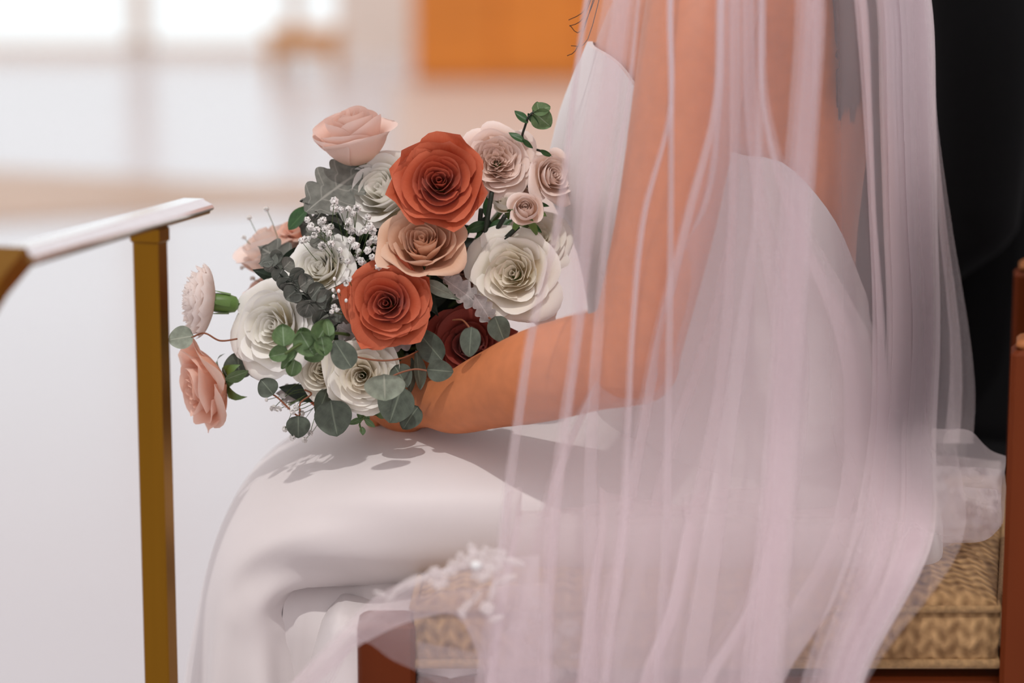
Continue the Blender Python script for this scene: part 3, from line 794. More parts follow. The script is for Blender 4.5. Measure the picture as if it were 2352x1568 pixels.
for k, (px, py, r_) in enumerate(rosettes):
    obj('lace_motif', motif(P(px, py, -.372 - .006 * (k % 3)), M(r_, -.37), k), m_lace, veil)
for k, (px, py, L, Wd, a_) in enumerate([(872, 1362, 34, 13, -20), (898, 1372, 30, 14, 40), (935, 1340, 90, 22, 32), (965, 1332, 70, 20, 28), (985, 1318, 50, 18, 40), (1025, 1312, 60, 20, 30), (1068, 1396, 46, 20, 60), (1090, 1375, 50, 18, 50), (1060, 1408, 30, 16, 130), (1130, 1360, 60, 18, 70), (1160, 1330, 60, 20, 20), (1180, 1290, 56, 18, -15), (1140, 1420, 40, 16, 20)]):
    obj('lace_motif', lace_leaf(px, py, L, Wd, a_, -.370), m_lace, veil)
for k, (px, py, r_) in enumerate([(1190, 1440, 34), (1235, 1400, 30), (1260, 1470, 36), (1210, 1500, 30), (1310, 1440, 34), (1330, 1520, 38), (1275, 1540, 32), (1400, 1480, 34), (1440, 1545, 36), (1160, 1540, 30), (1380, 1550, 30)]):
    obj('lace_motif', motif(P(px, py, -.235), M(r_, -.23), k + 40), m_lace, veil)
bd = P(1093, 1298, -.39)
obj('bead', rings([ell(bd + V((0, 0, .0035 * math.sin(a))), V((.0042, 0, 0)) * max(.05, math.cos(a)), V((0, .0035, 0)) * max(.05, math.cos(a)), 12) for a in (-1.5, -.9, -.4, 0, .4, .9, 1.5)]), m_bead, veil)

# ------------------------------------------------------------------ man in a black suit beyond her
YG = .66
man = thing('person', (P(2240, 1000, YG).x, YG, 0), 'man in a black suit seated beyond the veiled bride', 'person')
def g(px, py, dy=0): return P(px, py, YG + dy)
gx = g(2230, 500).x
gz = lambda py: g(2230, py).z
def gfig(k):
    tr = rings([ell(V((g((f + b) / 2, py).x, YG, gz(py))), V(((g(b, py).x - g(f, py).x) / 2 * k, 0, 0)), V((0, hw * k, 0)), 28, 2.4) for py, f, b, hw in
        ((-330, 2130, 2300, .09), (-280, 2050, 2400, .19), (-180, 1990, 2440, .215), (0, 1960, 2460, .21), (250, 1950, 2470, .20), (500, 1965, 2470, .19), (720, 1975, 2480, .19), (900, 1990, 2500, .20), (1010, 2030, 2490, .18))])
    out = [tr]
    for s in (-1, 1):
        out.append(limb([(g(2230, -230, s * .19), .068 * k, .062 * k), (g(2260, 100, s * .245), .060 * k, .056 * k), (g(2240, 480, s * .255), .052 * k, .050 * k)], up=V((0, 1, 0))))
        out.append(limb([(g(2240, 490, s * .255), .050 * k, .048 * k), (g(2020, 640, s * .23), .046 * k, .044 * k), (g(1800, 730, s * .17), .036 * k, .034 * k)], up=V((0, 0, 1))))
    return out
def gleg(k):
    out = []
    for s in (-1, 1):
        y = s * .11
        out.append(limb([(g(2260, 915, y * .8), .092 * k, .088 * k), (g(1700, 900, y), .085 * k, .082 * k), (g(1200, 905, y), .07 * k, .07 * k), (g(1040, 925, y), .06 * k, .06 * k)], up=V((0, 0, 1))))
        kx = g(1040, 930, y)
        out.append(limb([(kx, .058 * k, .058 * k), (kx + V((.012, 0, -.2)), .058 * k, .055 * k), (V((kx.x + .02, kx.y, .09)), .05 * k, .05 * k)], up=V((1, 0, 0))))
    return out
ghead_c = V((gx - .02, YG, gz(-330) + .20))
ghead = [limb([(V((gx, YG, gz(-330) - .03)), .06, .06), (V((gx - .01, YG, gz(-330) + .12)), .058, .056)], up=V((1, 0, 0))),
    rings([ell(ghead_c + V((0, 0, .122 * math.sin(a))), V((.10, 0, 0)) * max(.02, math.cos(a)) ** .75, V((0, .078, 0)) * max(.02, math.cos(a)) ** .75, 24) for a in [R(x) for x in range(-88, 89, 8)]]),
    limb([(ghead_c + V((-.01, 0, -.06)), .065, .06), (ghead_c + V((-.066, 0, -.105)), .03, .032)]), limb([(ghead_c + V((-.095, 0, .01)), .011, .009), (ghead_c + V((-.12, 0, -.03)), .013, .014)]),
    limb([(ghead_c + V((-.09, -.02, -.065)), .007, .006), (ghead_c + V((-.1, 0, -.065)), .009, .008), (ghead_c + V((-.09, .02, -.065)), .007, .006)])] + \
    [limb([(ghead_c + V((.01, s * .078, .02)), .019, .008), (ghead_c + V((0, s * .079, -.02)), .013, .007)], up=V((1, 0, 0))) for s in (-1, 1)]
ghands = []
for s in (-1, 1):
    wr = g(1790, 735, s * .168)
    ghands.append(limb([(wr + V((.03, 0, .004)), .026, .024), (wr + V((-.03, 0, -.006)), .016, .036), (wr + V((-.085, 0, -.012)), .014, .040)], up=V((0, 0, 1))))
    for k, (dy, ln) in enumerate(((-.030, .06), (-.010, .075), (.010, .072), (.030, .055))):
        ghands.append(limb([(wr + V((-.09, dy, -.012)), .009, .009), (wr + V((-.09 - ln * .6, dy * 1.1, -.012)), .0085, .0085), (wr + V((-.09 - ln, dy * 1.1, -.030)), .007, .007)], 4, 8))
    ghands.append(limb([(wr + V((-.02, -s * .028, -.006)), .012, .012), (wr + V((-.06, -s * .055, -.010)), .010, .010), (wr + V((-.095, -s * .058, -.016)), .008, .008)], 4, 8))
gfeet = []
for s in (-1, 1):
    kx = g(1040, 930, s * .11)
    gfeet.append(limb([(V((kx.x + .02, kx.y, .12)), .035, .035), (V((kx.x + .02, kx.y, .05)), .033, .033)], up=V((1, 0, 0))))
fuse('body', join(*gfig(.86), *gleg(.82), *ghead, *ghands, *gfeet), .007, m_skin2, man, 4)
fuse('jacket', join(*gfig(1.0)), .007, m_suit, man, 4)
fuse('trousers', join(*gleg(1.0)), .007, m_suit, man, 4)
for s in (-1, 1):
    kx = g(1040, 930, s * .11)
    obj('shoe', limb([(V((kx.x + .06, kx.y, .050)), .048, .036), (V((kx.x - .05, kx.y, .045)), .043, .045), (V((kx.x - .17, kx.y, .030)), .026, .042)]), m_shoe, man)
obj('hair', rings([ell(ghead_c + V((.012, 0, .012 + .122 * math.sin(a))), V((.108, 0, 0)) * max(.02, math.cos(a)) ** .75, V((0, .086, 0)) * max(.02, math.cos(a)) ** .75, 24) for a in [R(x) for x in range(5, 89, 9)]]), m_hair, man)

# ------------------------------------------------------------------ the bouquet
bq = thing('bouquet', H0.lerp(H1, .5), 'bridal bouquet of coral, blush and ivory roses with eucalyptus held on the lap', 'bouquet')
UPC, TOW = -DN, -FWD
def frame(px, py, y, ax, roll=0.0):
    """matrix at a point with local Z along ax = (right, up, toward viewer)"""
    z = (RT * ax[0] + UPC * ax[1] + TOW * ax[2]).normalized()
    x = UPC.cross(z)
    if x.length < .1: x = RT - z * RT.dot(z)
    x.normalize(); yv = z.cross(x)
    m = Matrix((x, yv, z)).transposed() @ Matrix.Rotation(roll, 3, 'Z')
    return Matrix.Translation(P(px, py, y)) @ m.to_4x4()
def petal(R0, Hh, lip, Wd, phi, tip, seed, nu=10, nv=9, rb=.10, wav=.03, spiral=.05, edge=.28, z0=0.0, bulge=.4):
    rr = random.Random(seed); a, b, c = (rr.uniform(0, 6) for _ in range(3))
    rows, uv = [], []
    for j in range(nv + 1):
        t = j / nv; row = []
        for i in range(nu + 1):
            u = -1 + 2 * i / nu; au = abs(u)
            te = t * (1 - edge * au ** 3 + tip * max(0., 1 - au / .30) ** 1.4)
            wd = Wd * (.60 + .40 * math.sin(min(1., te * 1.1) * pi / 2))
            r = rb + (R0 - rb) * lerp(te ** .72, math.sin(min(1., te * 1.2) * pi / 2) ** .8, bulge)
            z = Hh * te ** 1.18
            k = max(0., (te - .70) / .30)
            l = lip * (1 + .35 * math.sin(2.2 * u + a))
            r += l * math.sin(min(1.15, k) * 1.75); z -= l * .75 * (1 - math.cos(min(1.15, k) * 1.75))
            r += lip * .30 * au ** 4 * te
            r *= 1 + spiral * u
            r += wav * te * te * math.sin(4.3 * u + b); z += wav * te * te * math.sin(3.6 * u + c) * .9
            ang = phi + u * wd
            row.append(V((r * math.cos(ang), r * math.sin(ang), z + z0))); uv.append((u, t))
        rows.append(row)
    return grid(rows), uv
KINDS = {
  # core rings: (n, R, H, lip, W, wav) joined; outer rings: (n, R, H, lip, W, tip, wav) one petal each; bulge
  'rose': ([(2, .055, .70, .0, 2.1, .01), (3, .13, .74, .01, 1.6, .02), (3, .23, .78, .025, 1.45, .03), (3, .345, .78, .05, 1.35, .03)],
           [(3, .46, .75, .08, 1.30, .05, .03), (3, .58, .68, .13, 1.28, .08, .04), (4, .72, .60, .15, 1.08, .34, .06), (5, .86, .47, .10, .98, .50, .06)], .5),
  'tall': ([(2, .06, 1.20, .0, 2.0, .01), (3, .14, 1.22, .02, 1.5, .02), (3, .26, 1.20, .03, 1.4, .02)],
           [(3, .42, 1.14, .05, 1.45, .02, .03), (4, .56, 1.06, .09, 1.15, .03, .035), (4, .68, .95, .16, 1.05, .05, .045)], 1.0),
  'garden': ([(3, .045, .42, .0, 1.7, .02), (3, .10, .46, .03, 1.3, .04), (4, .18, .49, .04, 1.1, .05), (5, .27, .51, .04, .9, .05), (6, .36, .53, .05, .8, .05), (6, .46, .54, .06, .75, .05)],
           [(5, .57, .55, .07, .95, .02, .05), (5, .70, .52, .10, .95, .03, .05), (6, .82, .38, .17, .82, .04, .055)], .8),
  'english': ([(2, .05, .50, .0, 2.0, .01), (3, .12, .54, .02, 1.5, .03), (3, .21, .57, .03, 1.35, .035), (4, .31, .59, .03, 1.1, .04), (4, .42, .60, .04, 1.08, .04)],
           [(4, .55, .60, .06, 1.08, .02, .045), (5, .70, .54, .11, 1.0, .05, .05), (5, .84, .40, .18, .98, .10, .055)], .8),
  'cup': ([(2, .06, .72, .0, 2.0, .01), (3, .14, .74, .02, 1.5, .03), (3, .22, .76, .03, 1.3, .03), (3, .32, .77, .03, 1.3, .03)],
           [(3, .44, .78, .05, 1.3, .02, .035), (4, .58, .76, .10, 1.1, .03, .04), (5, .72, .66, .22, .92, .04, .05)], .9),
  'bud': ([(2, .08, 1.00, .0, 2.0, .01), (3, .18, 1.02, -.02, 1.5, .01), (3, .34, .98, -.08, 1.4, .02)],
           [(3, .50, .90, -.06, 1.45, .02, .02), (3, .60, .62, .10, 1.1, .05, .03)], 1.0),
}
def flower(kind, px, py, y, rpx, ax, mat, label, seed, roll=None, sepals=None, zs=1.0, name='rose', jit=1.0, stem_to=None, hid=False):
    rr = random.Random(seed)
    m4 = frame(px, py, y, ax, rr.uniform(0, 6) if roll is None else roll)
    r = M(rpx, y)
    m4 = m4 @ Matrix.Diagonal((r, r, r * zs, 1)) @ Matrix.Translation((0, 0, -.35))
    core, outer, blg = KINDS[kind]
    vfs, uvs = [], []
    ph = 0
    for n, R0, Hh, lip, Wd, wav in core:
        ph += .7
        for k in range(n):
            vf, uv = petal(R0, Hh * rr.uniform(.96, 1.04), lip, Wd, ph + 2 * pi * k / n + rr.uniform(-.15, .15), 0, rr.random(), 8, 6, rb=min(.05, R0 * .5), wav=wav, spiral=.16, edge=.10, bulge=blg)
            vfs.append(vf); uvs += [(a, b * .8) for a, b in uv]
    # receptacle under the petals
    hipv = rings([ell(V((0, 0, z)), V((q, 0, 0)), V((0, q, 0)), 12) for z, q in ((-.22, .03), (-.16, .12), (-.04, .17), (.05, .14), (.1, .05))])
    n0 = sum(len(v[0]) for v in vfs)
    vf = join(*vfs)
    me = mesh(name, vf, mat, uv=uvs)
    o = link(name, me, bq, wm(bq).inverted() @ m4, label=label)
    hv, huv = [], []
    for n, R0, Hh, lip, Wd, tip, wav in outer:
        ph += 2.4
        for k in range(n):
            jr = rr.uniform(-.05, .05) * jit
            vf, uv = petal(R0 + jr, Hh * rr.uniform(.94, 1.06), lip * rr.uniform(.7, 1.35), Wd * rr.uniform(.92, 1.1), ph + 2 * pi * k / n + rr.uniform(-.18, .18) * jit, tip * rr.uniform(.3, 1.3), rr.random(), 12, 11, rb=.10, wav=wav * jit, spiral=.07, bulge=blg)
            if hid: hv.append(vf); huv += uv
            else: link('petal', mesh('petal', vf, mat, uv=uv), o)
    if hid: link('petals', mesh('petals', join(*hv), mat, uv=huv), o, kind='stuff')
    link('receptacle', mesh('receptacle', hipv, m_sepal), o)
    if sepals:
        sv = []
        for k in range(5):
            a = 2 * pi * k / 5 + rr.uniform(-.2, .2); L = sepals * rr.uniform(.8, 1.2)
            rows = []
            for j in range(7):
                t = j / 6; wd = .16 * math.sin(pi * min(.98, .25 + t * .75))
                rad = .12 + L * .75 * math.sin(t * 1.5); zz = -.05 + (.55 if kind != 'bud' else .2) * L * t - L * .9 * t * t
                rows.append([V((rad * math.cos(a + u * wd / max(.2, rad)), rad * math.sin(a + u * wd / max(.2, rad)), zz + .03 * abs(u))) for u in (-1, 0, 1)])
            link('sepal', mesh('sepal', grid(rows), m_sepal), o)
    # stem running back to the binding
    s0 = m4 @ V((0, 0, -.2)); s1 = stem_to or H0.lerp(H1, .1)
    ctrl = [s0, s0 + (m4.to_3x3() @ V((0, 0, -1))).normalized() * .035, s0.lerp(s1, .65) + V((0, .02, 0)), s1]
    obj('stem', tube(spl(ctrl, 10), .0022, 7), m_stem, bq)
    return o

# coral pair and the flowers round them
flower('rose', 1010, 420, -.085, 116, (-.02, .16, 1), p_coral, 'large open coral rose at the top of the bouquet', 5)
flower('rose', 890, 697, -.105, 108, (-.10, .05, 1), p_coral, 'large open coral rose in the middle of the bouquet', 17)
flower('tall', 816, 342, -.02, 118, (-.22, 1.0, .42), p_blush, 'blush rose at the very top of the bouquet, seen from the side', 23, zs=.92)
flower('cup', 884, 442, -.035, 122, (-.42, .36, .85), p_white, 'ivory rose behind the upper coral rose', 31)
flower('garden', 1142, 370, -.05, 92, (.05, .12, 1), p_palep, 'ruffled pale pink spray rose beside the upper coral rose', 43, name='spray_rose')
flower('garden', 1215, 400, -.02, 66, (.25, .3, .9), p_palep, 'pale pink spray rose between its ruffled neighbour and the veil', 44, name='spray_rose', hid=True)
flower('cup', 1266, 405, -.05, 70, (.55, .15, .9), p_palep, 'small pink spray rose half behind the edge of the veil', 47, name='spray_rose')
flower('bud', 1207, 484, -.09, 58, (-.02, .25, 1), p_palep, 'half closed pale spray rose bud with green sepals', 51, sepals=.9, name='rose_bud')
flower('bud', 1160, 468, -.05, 42, (-.2, .5, .8), p_white2, 'cream rose bud behind the pale spray bud', 53, sepals=.7, name='rose_bud')
flower('cup', 970, 566, -.088, 112, (-.04, .55, .84), p_tan, 'peach toffee rose between the two coral roses', 61, jit=1.3)
flower('english', 1178, 628, -.085, 112, (-.22, .10, 1), p_white2, 'large cream garden rose beside the veil', 71, name='garden_rose')
flower('english', 1235, 548, -.045, 82, (.12, .35, .9), p_white2, 'cream garden rose above the largest cream one, half veiled', 73, name='garden_rose')
flower('rose', 1062, 606, -.03, 66, (.1, .35, .9), p_mauve, 'brownish mauve rose between the cream and toffee roses', 81)
flower('rose', 1078, 790, -.062, 100, (.05, .05, 1), p_deep, 'deep rust rose just above the forearm', 91)
flower('english', 733, 616, -.072, 94, (-.30, .38, .9), p_white, 'ivory ruffled rose beside the dusty grey leaves', 101, name='garden_rose')
flower('english', 628, 752, -.075, 112, (-.42, .12, .9), p_white, 'large white garden rose at the left of the bouquet', 111, name='garden_rose')
flower('cup', 700, 700, -.02, 70, (.5, .3, .7), p_palep, 'pale blush rose tucked behind the left white garden rose', 113, hid=True)
flower('rose', 832, 862, -.105, 96, (-.02, -.02, 1), p_white2, 'open cream rose at the bottom of the bouquet', 121)
flower('cup', 742, 848, -.075, 78, (-.15, .10, 1), p_white2, 'small cream rose beside the open bottom one', 127)
flower('cup', 476, 886, -.055, 118, (-.86, -.28, .42), p_peach, 'peach rose hanging at the far left edge of the bouquet', 131, sepals=.55, zs=1.05, jit=1.6)
flower('tall', 632, 600, .04, 96, (-.35, .9, .3), p_palep, 'blush rose at the upper left, behind the grey leaves', 141, hid=True)
flower('cup', 610, 672, .02, 62, (-.4, .8, .5), p_blush, 'blush rose above the left white garden rose', 143, hid=True)
flower('cup', 690, 530, .03, 58, (-.3, .8, .5), p_peach, 'peach rose mostly hidden behind the dusty grey leaves', 149, hid=True)
flower('cup', 728, 898, -.03, 40, (-.2, -.4, .8), p_coral, 'small coral rose peeping out below the cream roses', 151, hid=True)
flower('cup', 1238, 690, -.05, 60, (.4, .1, .9), p_tan, 'toffee rose under the big cream garden rose, behind the veil', 153, hid=True)

# carnation in profile
def carnation(px, py, y, rpx, ax, label, seed):
    rr = random.Random(seed); m4 = frame(px, py, y, ax, 0); r = M(rpx, y); m4 = m4 @ Matrix.Diagonal((r, r, r, 1))
    body = rings([ell(V((0, 0, z)), V((q, 0, 0)), V((0, q, 0)), 12) for z, q in ((-.62, .10), (-.55, .20), (-.30, .26), (-.05, .25), (.05, .22))])
    o = link('carnation', mesh('carnation', body, m_sepal), bq, wm(bq).inverted() @ m4, label=label)
    for ring_, (n, L, zt) in enumerate(((7, .98, .36), (7, .90, .52), (6, .74, .64), (6, .56, .72), (5, .38, .78), (4, .20, .80))):
        for k in range(n):
            a = 2 * pi * k / n + ring_ * .4 + rr.uniform(-.15, .15); ph = rr.uniform(0, 6)
            rows, uv = [], []
            for j in range(9):
                t = j / 8; row = []
                for i in range(15):
                    u = -1 + i / 7; fr_ = .05 * math.sin(u * 11 + ph) * t * t
                    zig = .022 * (1 if i % 2 else -1) * (1 if j == 8 else 0)
                    rad = .14 + (L - .14) * math.sin(t * 1.45) * (1 - .10 * u * u) + zig * .6 + fr_ * .6
                    ang = a + u * (.55 + .38 * t)
                    row.append(V((rad * math.cos(ang), rad * math.sin(ang), -.02 + zt * t ** 1.4 + fr_ * 1.1 + zig))); uv.append((u, t))
                rows.append(row)
            link('petal', mesh('petal', grid(rows), p_carn, uv=uv), o)
    for k in range(5):
        a = 2 * pi * k / 5; rows = []
        for j in range(6):
            t = j / 5; wd = .30 * (1 - t ** 2.2); q = .27 + .05 * t
            rows.append([V((q * math.cos(a + u * wd), q * math.sin(a + u * wd), -.40 + .50 * t)) for u in (-1, -.4, .4, 1)] if t < 1 else [V((q * math.cos(a), q * math.sin(a), .10))] * 4)
        link('sepal', mesh('sepal', grid(rows), m_sepal), o)
    s0 = m4 @ V((0, 0, -.6))
    obj('stem', tube(spl([s0, s0 + (m4.to_3x3() @ V((0, 0, -1))).normalized() * .03, P(740, 780, .02), H0.copy()], 10), .002, 7), m_stem, bq)
carnation(492, 694, -.05, 92, (-1, .10, .16), 'pale pink carnation seen in profile at the left of the bouquet', 5)

# leaves -------------------------------------------------------------
def leaf_vf(kind, L, Wd, bend=.15, cup=.12, seed=0, nu=8, nv=14):
    rr = random.Random(seed); ph = rr.uniform(0, 6); rows, uv = [], []
    if kind == 'dusty': nv, nu = 40, 12
    for j in range(nv + 1):
        v = j / nv; row = []
        if kind == 'round': w_ = math.sin(pi * v ** .80) ** .58 if 0 < v < 1 else 0
        elif kind == 'oval': w_ = math.sin(pi * v ** .85) ** .85 if 0 < v < 1 else 0
        elif kind == 'lance': w_ = math.sin(pi * v ** .7) ** 1.1 if 0 < v < 1 else 0
        else:   # lobed
            env = (math.sin(pi * min(1, v * .93 + .03)) ** .55) * (.55 + .6 * v) * (1 if v < .8 else max(0, 1 - ((v - .8) / .2) ** 2) ** .5)
            w_ = env * (.56 + .44 * abs(math.sin(v * pi * 4.2 + .3)) ** .7)
        w_ = max(w_, .012) * Wd / 2
        for i in range(nu + 1):
            u = -1 + 2 * i / nu
            z = bend * L * (-(v - .4) ** 2) + cup * Wd * (u * u) * .5 + .02 * L * math.sin(3 * u + 5 * v + ph)
            fwd = L * v - (.10 * L * abs(u) if kind == 'dusty' else 0) * (1 if v > .1 else 0) + (.0)
            row.append(V((u * w_, fwd, z))); uv.append((u * (1 if kind != 'dusty' else .9), v))
        rows.append(row)
    return grid(rows), uv
def leaf_m4(px, py, y, ang, roll=0.0, pit=0.0):
    """base of the leaf at a point; tip towards ang (degrees, anticlockwise from right)"""
    d = RT * math.cos(R(ang)) + UPC * math.sin(R(ang)); s = RT * math.sin(R(ang)) - UPC * math.cos(R(ang))
    m = Matrix((s, d, TOW)).transposed() @ Matrix.Rotation(R(pit), 3, 'X') @ Matrix.Rotation(R(roll), 3, 'Y')
    return Matrix.Translation(P(px, py, y)) @ m.to_4x4()
LS = [0]
def leaf(kind, px, py, y, L, Wd, ang, mat, parent=None, roll=0, pit=0, bend=.15, cup=.12, name='leaf', centred=True, label=None):
    """px,py is the leaf's middle when centred"""
    LS[0] += 1
    if centred:
        px -= math.cos(R(ang)) * L / 2 * math.cos(R(pit)); py += math.sin(R(ang)) * L / 2 * math.cos(R(pit))
    vf, uv = leaf_vf(kind, M(L, y), M(Wd, y), bend, cup, LS[0])
    pr = parent or bq
    o = link(name, mesh(name, vf, mat, uv=uv), pr, wm(pr).inverted() @ leaf_m4(px, py, y, ang, roll, pit))
    if label: o['label'] = label
    return o
def sprig(pts, mat, label, name='eucalyptus_sprig', r=.0008):
    """pts (px, py, y): the twig; leaves are hung on it"""
    return obj(name, tube(spl([P(*p) for p in pts], 6 * len(pts)), r, 6), mat, bq, label=label)

# dusty miller
DM = 'dusty_miller_leaf'
leaf('dusty', 772, 428, -.055, 190, 150, 40, l_dusty, name=DM, roll=-14, pit=-18, label='big grey lobed dusty miller leaf below the top rose')
leaf('dusty', 752, 545, -.065, 170, 120, 112, l_dusty, name=DM, roll=30, pit=-10, label='folded grey dusty miller leaf among the tiny blossoms')
leaf('dusty', 640, 592, -.03, 130, 100, 150, l_dusty, name=DM, roll=10, pit=-10)
leaf('dusty', 722, 520, -.02, 110, 80, 165, l_dusty, name=DM, roll=-10, pit=-12)
leaf('dusty', 1065, 672, -.098, 120, 76, -38, l_silver, name=DM, roll=-28, pit=-20, label='silvery lobed leaf under the cream garden rose')
leaf('dusty', 1112, 712, -.100, 90, 60, -58, l_silver, name=DM, roll=-15, pit=-20)
leaf('dusty', 1040, 640, -.080, 90, 56, -60, l_silver, name=DM, roll=25)
leaf('dusty', 815, 772, -.095, 110, 80, -32, l_silver, name=DM, roll=18, pit=-32, label='silvery curled leaf above the bottom cream rose')
leaf('dusty', 905, 786, -.090, 130, 70, 8, l_silver, name=DM, roll=-30, pit=-20)
leaf('dusty', 880, 612, -.070, 110, 50, 12, l_silver, name=DM, roll=-35, pit=0)
leaf('dusty', 800, 735, -.070, 100, 60, 130, l_silver, name=DM, roll=25, pit=-10)
leaf('dusty', 780, 690, -.045, 100, 70, 100, l_dusty, name=DM, roll=-10)
leaf('dusty', 672, 905, -.035, 90, 60, 175, l_silver, name=DM, roll=20)

# baby eucalyptus with stacked pairs
sp_ = sprig([(618, 592, -.10), (650, 635, -.098), (690, 675, -.095), (735, 715, -.088), (765, 735, -.06)], m_dkstem, 'grey green sprig of small stacked eucalyptus leaves', r=.0013)
rb_ = random.Random(4)
for k in range(11):
    px, py = 620 + 13.5 * k + rb_.uniform(-4, 4), 596 + 12.5 * k + rb_.uniform(-4, 4); L = 34 + 2.6 * k
    for s in (-1, 1):
        mt = l_babyblue if (k + s) % 3 else l_dusty
        leaf('round', px, py, -.104 + .0012 * k, L * rb_.uniform(.85, 1.05), L * rb_.uniform(.95, 1.15), -45 + s * rb_.uniform(55, 100), mt, sp_, roll=s * rb_.uniform(10, 45), pit=-rb_.uniform(15, 50), cup=.3, centred=False)
leaf('lance', 626, 592, -.108, 44, 26, 95, l_babyblue, sp_, pit=-20); leaf('lance', 610, 602, -.108, 42, 26, 190, l_babyblue, sp_, pit=-20)

# fresh green eucalyptus tip
sp_ = sprig([(655, 812, -.16), (690, 790, -.150), (730, 772, -.135), (770, 765, -.11), (810, 770, -.08)], m_stem, 'fresh green eucalyptus tip in front of the white garden rose', r=.0014)
for px, py, L, Wd, a, ro, pi_ in ((650, 770, 56, 56, 95, 10, -15), (640, 814, 50, 44, 190, 20, -15), (664, 828, 62, 40, 225, 45, -20), (672, 845, 44, 40, 255, -20, -20), (705, 790, 66, 60, 300, 10, -10), (700, 778, 60, 54, 110, -20, -25),
                                  (740, 762, 66, 60, 60, 15, -20), (742, 795, 48, 44, 280, -10, -10), (752, 752, 44, 30, 100, 30, -15), (720, 815, 60, 36, 200, -30, -30)):
    leaf('round', px, py, -.150, L, Wd, a, l_green, sp_, roll=ro, pit=pi_, cup=.35)

# silver dollar leaves on red twigs
sp_ = sprig([(985, 852, -.125), (950, 848, -.125), (905, 862, -.13), (890, 880, -.135)], m_twig, 'silver dollar twig running from the bottom cream rose to the forearm')
leaf('round', 1012, 851, -.135, 64, 54, -5, l_euc, sp_, roll=8)
leaf('round', 883, 890, -.150, 64, 98, -88, l_pale, sp_, roll=-6, pit=-8, cup=.2)
sp_ = sprig([(800, 812, -.14), (830, 822, -.138), (880, 828, -.132), (925, 822, -.125), (960, 806, -.10)], m_twig, 'silver dollar twig crossing the bottom cream rose')
leaf('round', 787, 812, -.150, 78, 62, 122, l_euc, sp_, roll=5)
leaf('round', 908, 930, -.122, 96, 92, 250, l_euc, sp_, roll=10, pit=-10)
leaf('round', 942, 960, -.112, 66, 58, 235, l_euc, sp_, roll=20)
leaf('round', 922, 865, -.112, 60, 60, 300, l_euc, sp_, roll=-25)
sp_ = sprig([(700, 895, -.08), (715, 905, -.085), (690, 925, -.09), (685, 955, -.09), (640, 915, -.09), (625, 905, -.09)], m_twig, 'red brown twig with small round leaves under the bouquet')
leaf('round', 613, 888, -.092, 48, 52, 130, l_euc, sp_, roll=8)
leaf('round', 685, 981, -.092, 54, 58, -90, l_euc, sp_, roll=-6)
sp_ = sprig([(790, 900, -.09), (776, 930, -.10), (766, 960, -.105)], m_twig, 'short twig with big dark round leaves above the lap')
leaf('round', 767, 962, -.112, 88, 92, -80, l_euc, sp_, roll=6)
leaf('round', 740, 925, -.085, 70, 46, 250, l_euc, sp_, roll=-30)
leaf('oval', 690, 900, -.06, 110, 46, 170, l_dark, sp_, roll=-25)
sp_ = sprig([(1040, 735, -.10), (1062, 735, -.12), (1078, 752, -.14)], m_twig, 'single round leaf dangling before the deep rust rose')
leaf('round', 1080, 786, -.145, 72, 50, -95, l_euc, sp_, roll=6)
sp_ = sprig([(1105, 715, -.08), (1130, 735, -.10), (1150, 752, -.11)], m_twig, 'round leaf between the garden rose and the forearm')
leaf('round', 1148, 757, -.112, 66, 56, -70, l_euc, sp_, roll=12)
sp_ = sprig([(545, 778, -.07), (505, 782, -.075), (470, 765, -.075), (440, 775, -.075)], m_twig, 'thin plum twig with pale round leaves at the left edge', r=.0008)
leaf('round', 414, 776, -.075, 62, 56, 190, l_pale, sp_, roll=10)
leaf('round', 548, 838, -.06, 66, 76, 95, l_euc, sp_, roll=-10)
leaf('oval', 545, 862, -.075, 60, 36, 20, l_green, sp_, roll=40)
leaf('round', 985, 792, -.100, 96, 66, 130, l_euc, None, roll=-15, pit=-10, name='eucalyptus_leaf')
leaf('oval', 962, 848, -.105, 96, 44, 95, l_euc, None, roll=50, name='eucalyptus_leaf')
leaf('oval', 945, 862, -.10, 86, 40, 85, l_euc, None, roll=60, name='eucalyptus_leaf')
leaf('lance', 1016, 668, -.100, 96, 34, -28, l_pale, None, roll=20, name='eucalyptus_leaf', label='long olive grey leaf beside the middle coral rose')
leaf('lance', 985, 690, -.085, 90, 40, -60, l_dark, None, roll=20, name='eucalyptus_leaf')
# little green tips under the bottom cream rose
sp_ = sprig([(850, 930, -.10), (838, 955, -.105), (826, 972, -.105), (832, 990, -.105)], m_stem, 'small fresh sprig hanging over the lap', r=.0009)
for px, py, L, Wd, a in ((868, 935, 44, 36, 60), (880, 945, 40, 34, 20), (842, 958, 36, 18, 280), (815, 968, 40, 16, 200), (850, 972, 34, 16, 320), (833, 990, 22, 16, 270), (826, 950, 34, 16, 100)):
    leaf('oval', px, py, -.106, L, Wd, a, l_green, sp_, roll=20, pit=-15)
# sprig standing up at the right
sp_ = sprig([(1262, 356, -.03), (1240, 346, -.035), (1216, 338, -.04), (1200, 316, -.045), (1206, 290, -.05), (1214, 268, -.055), (1225, 258, -.055)], m_dkstem, 'upright green eucalyptus sprig beside the veil at the top', r=.0011)
for px, py, L, Wd, a, ro in ((1197, 267, 46, 22, 135, 20), (1226, 276, 44, 18, -50, 30), (1246, 274, 54, 52, -40, 10), (1244, 250, 46, 40, 20, -30), (1236, 246, 30, 30, 100, 20), (1186, 314, 46, 20, 145, 30), (1212, 330, 34, 14, -40, 30), (1255, 352, 34, 14, -30, 30)):
    leaf('round' if Wd > 30 else 'oval', px, py, -.055, L, Wd, a, l_green if Wd > 25 else l_rose, sp_, roll=ro, pit=-15)
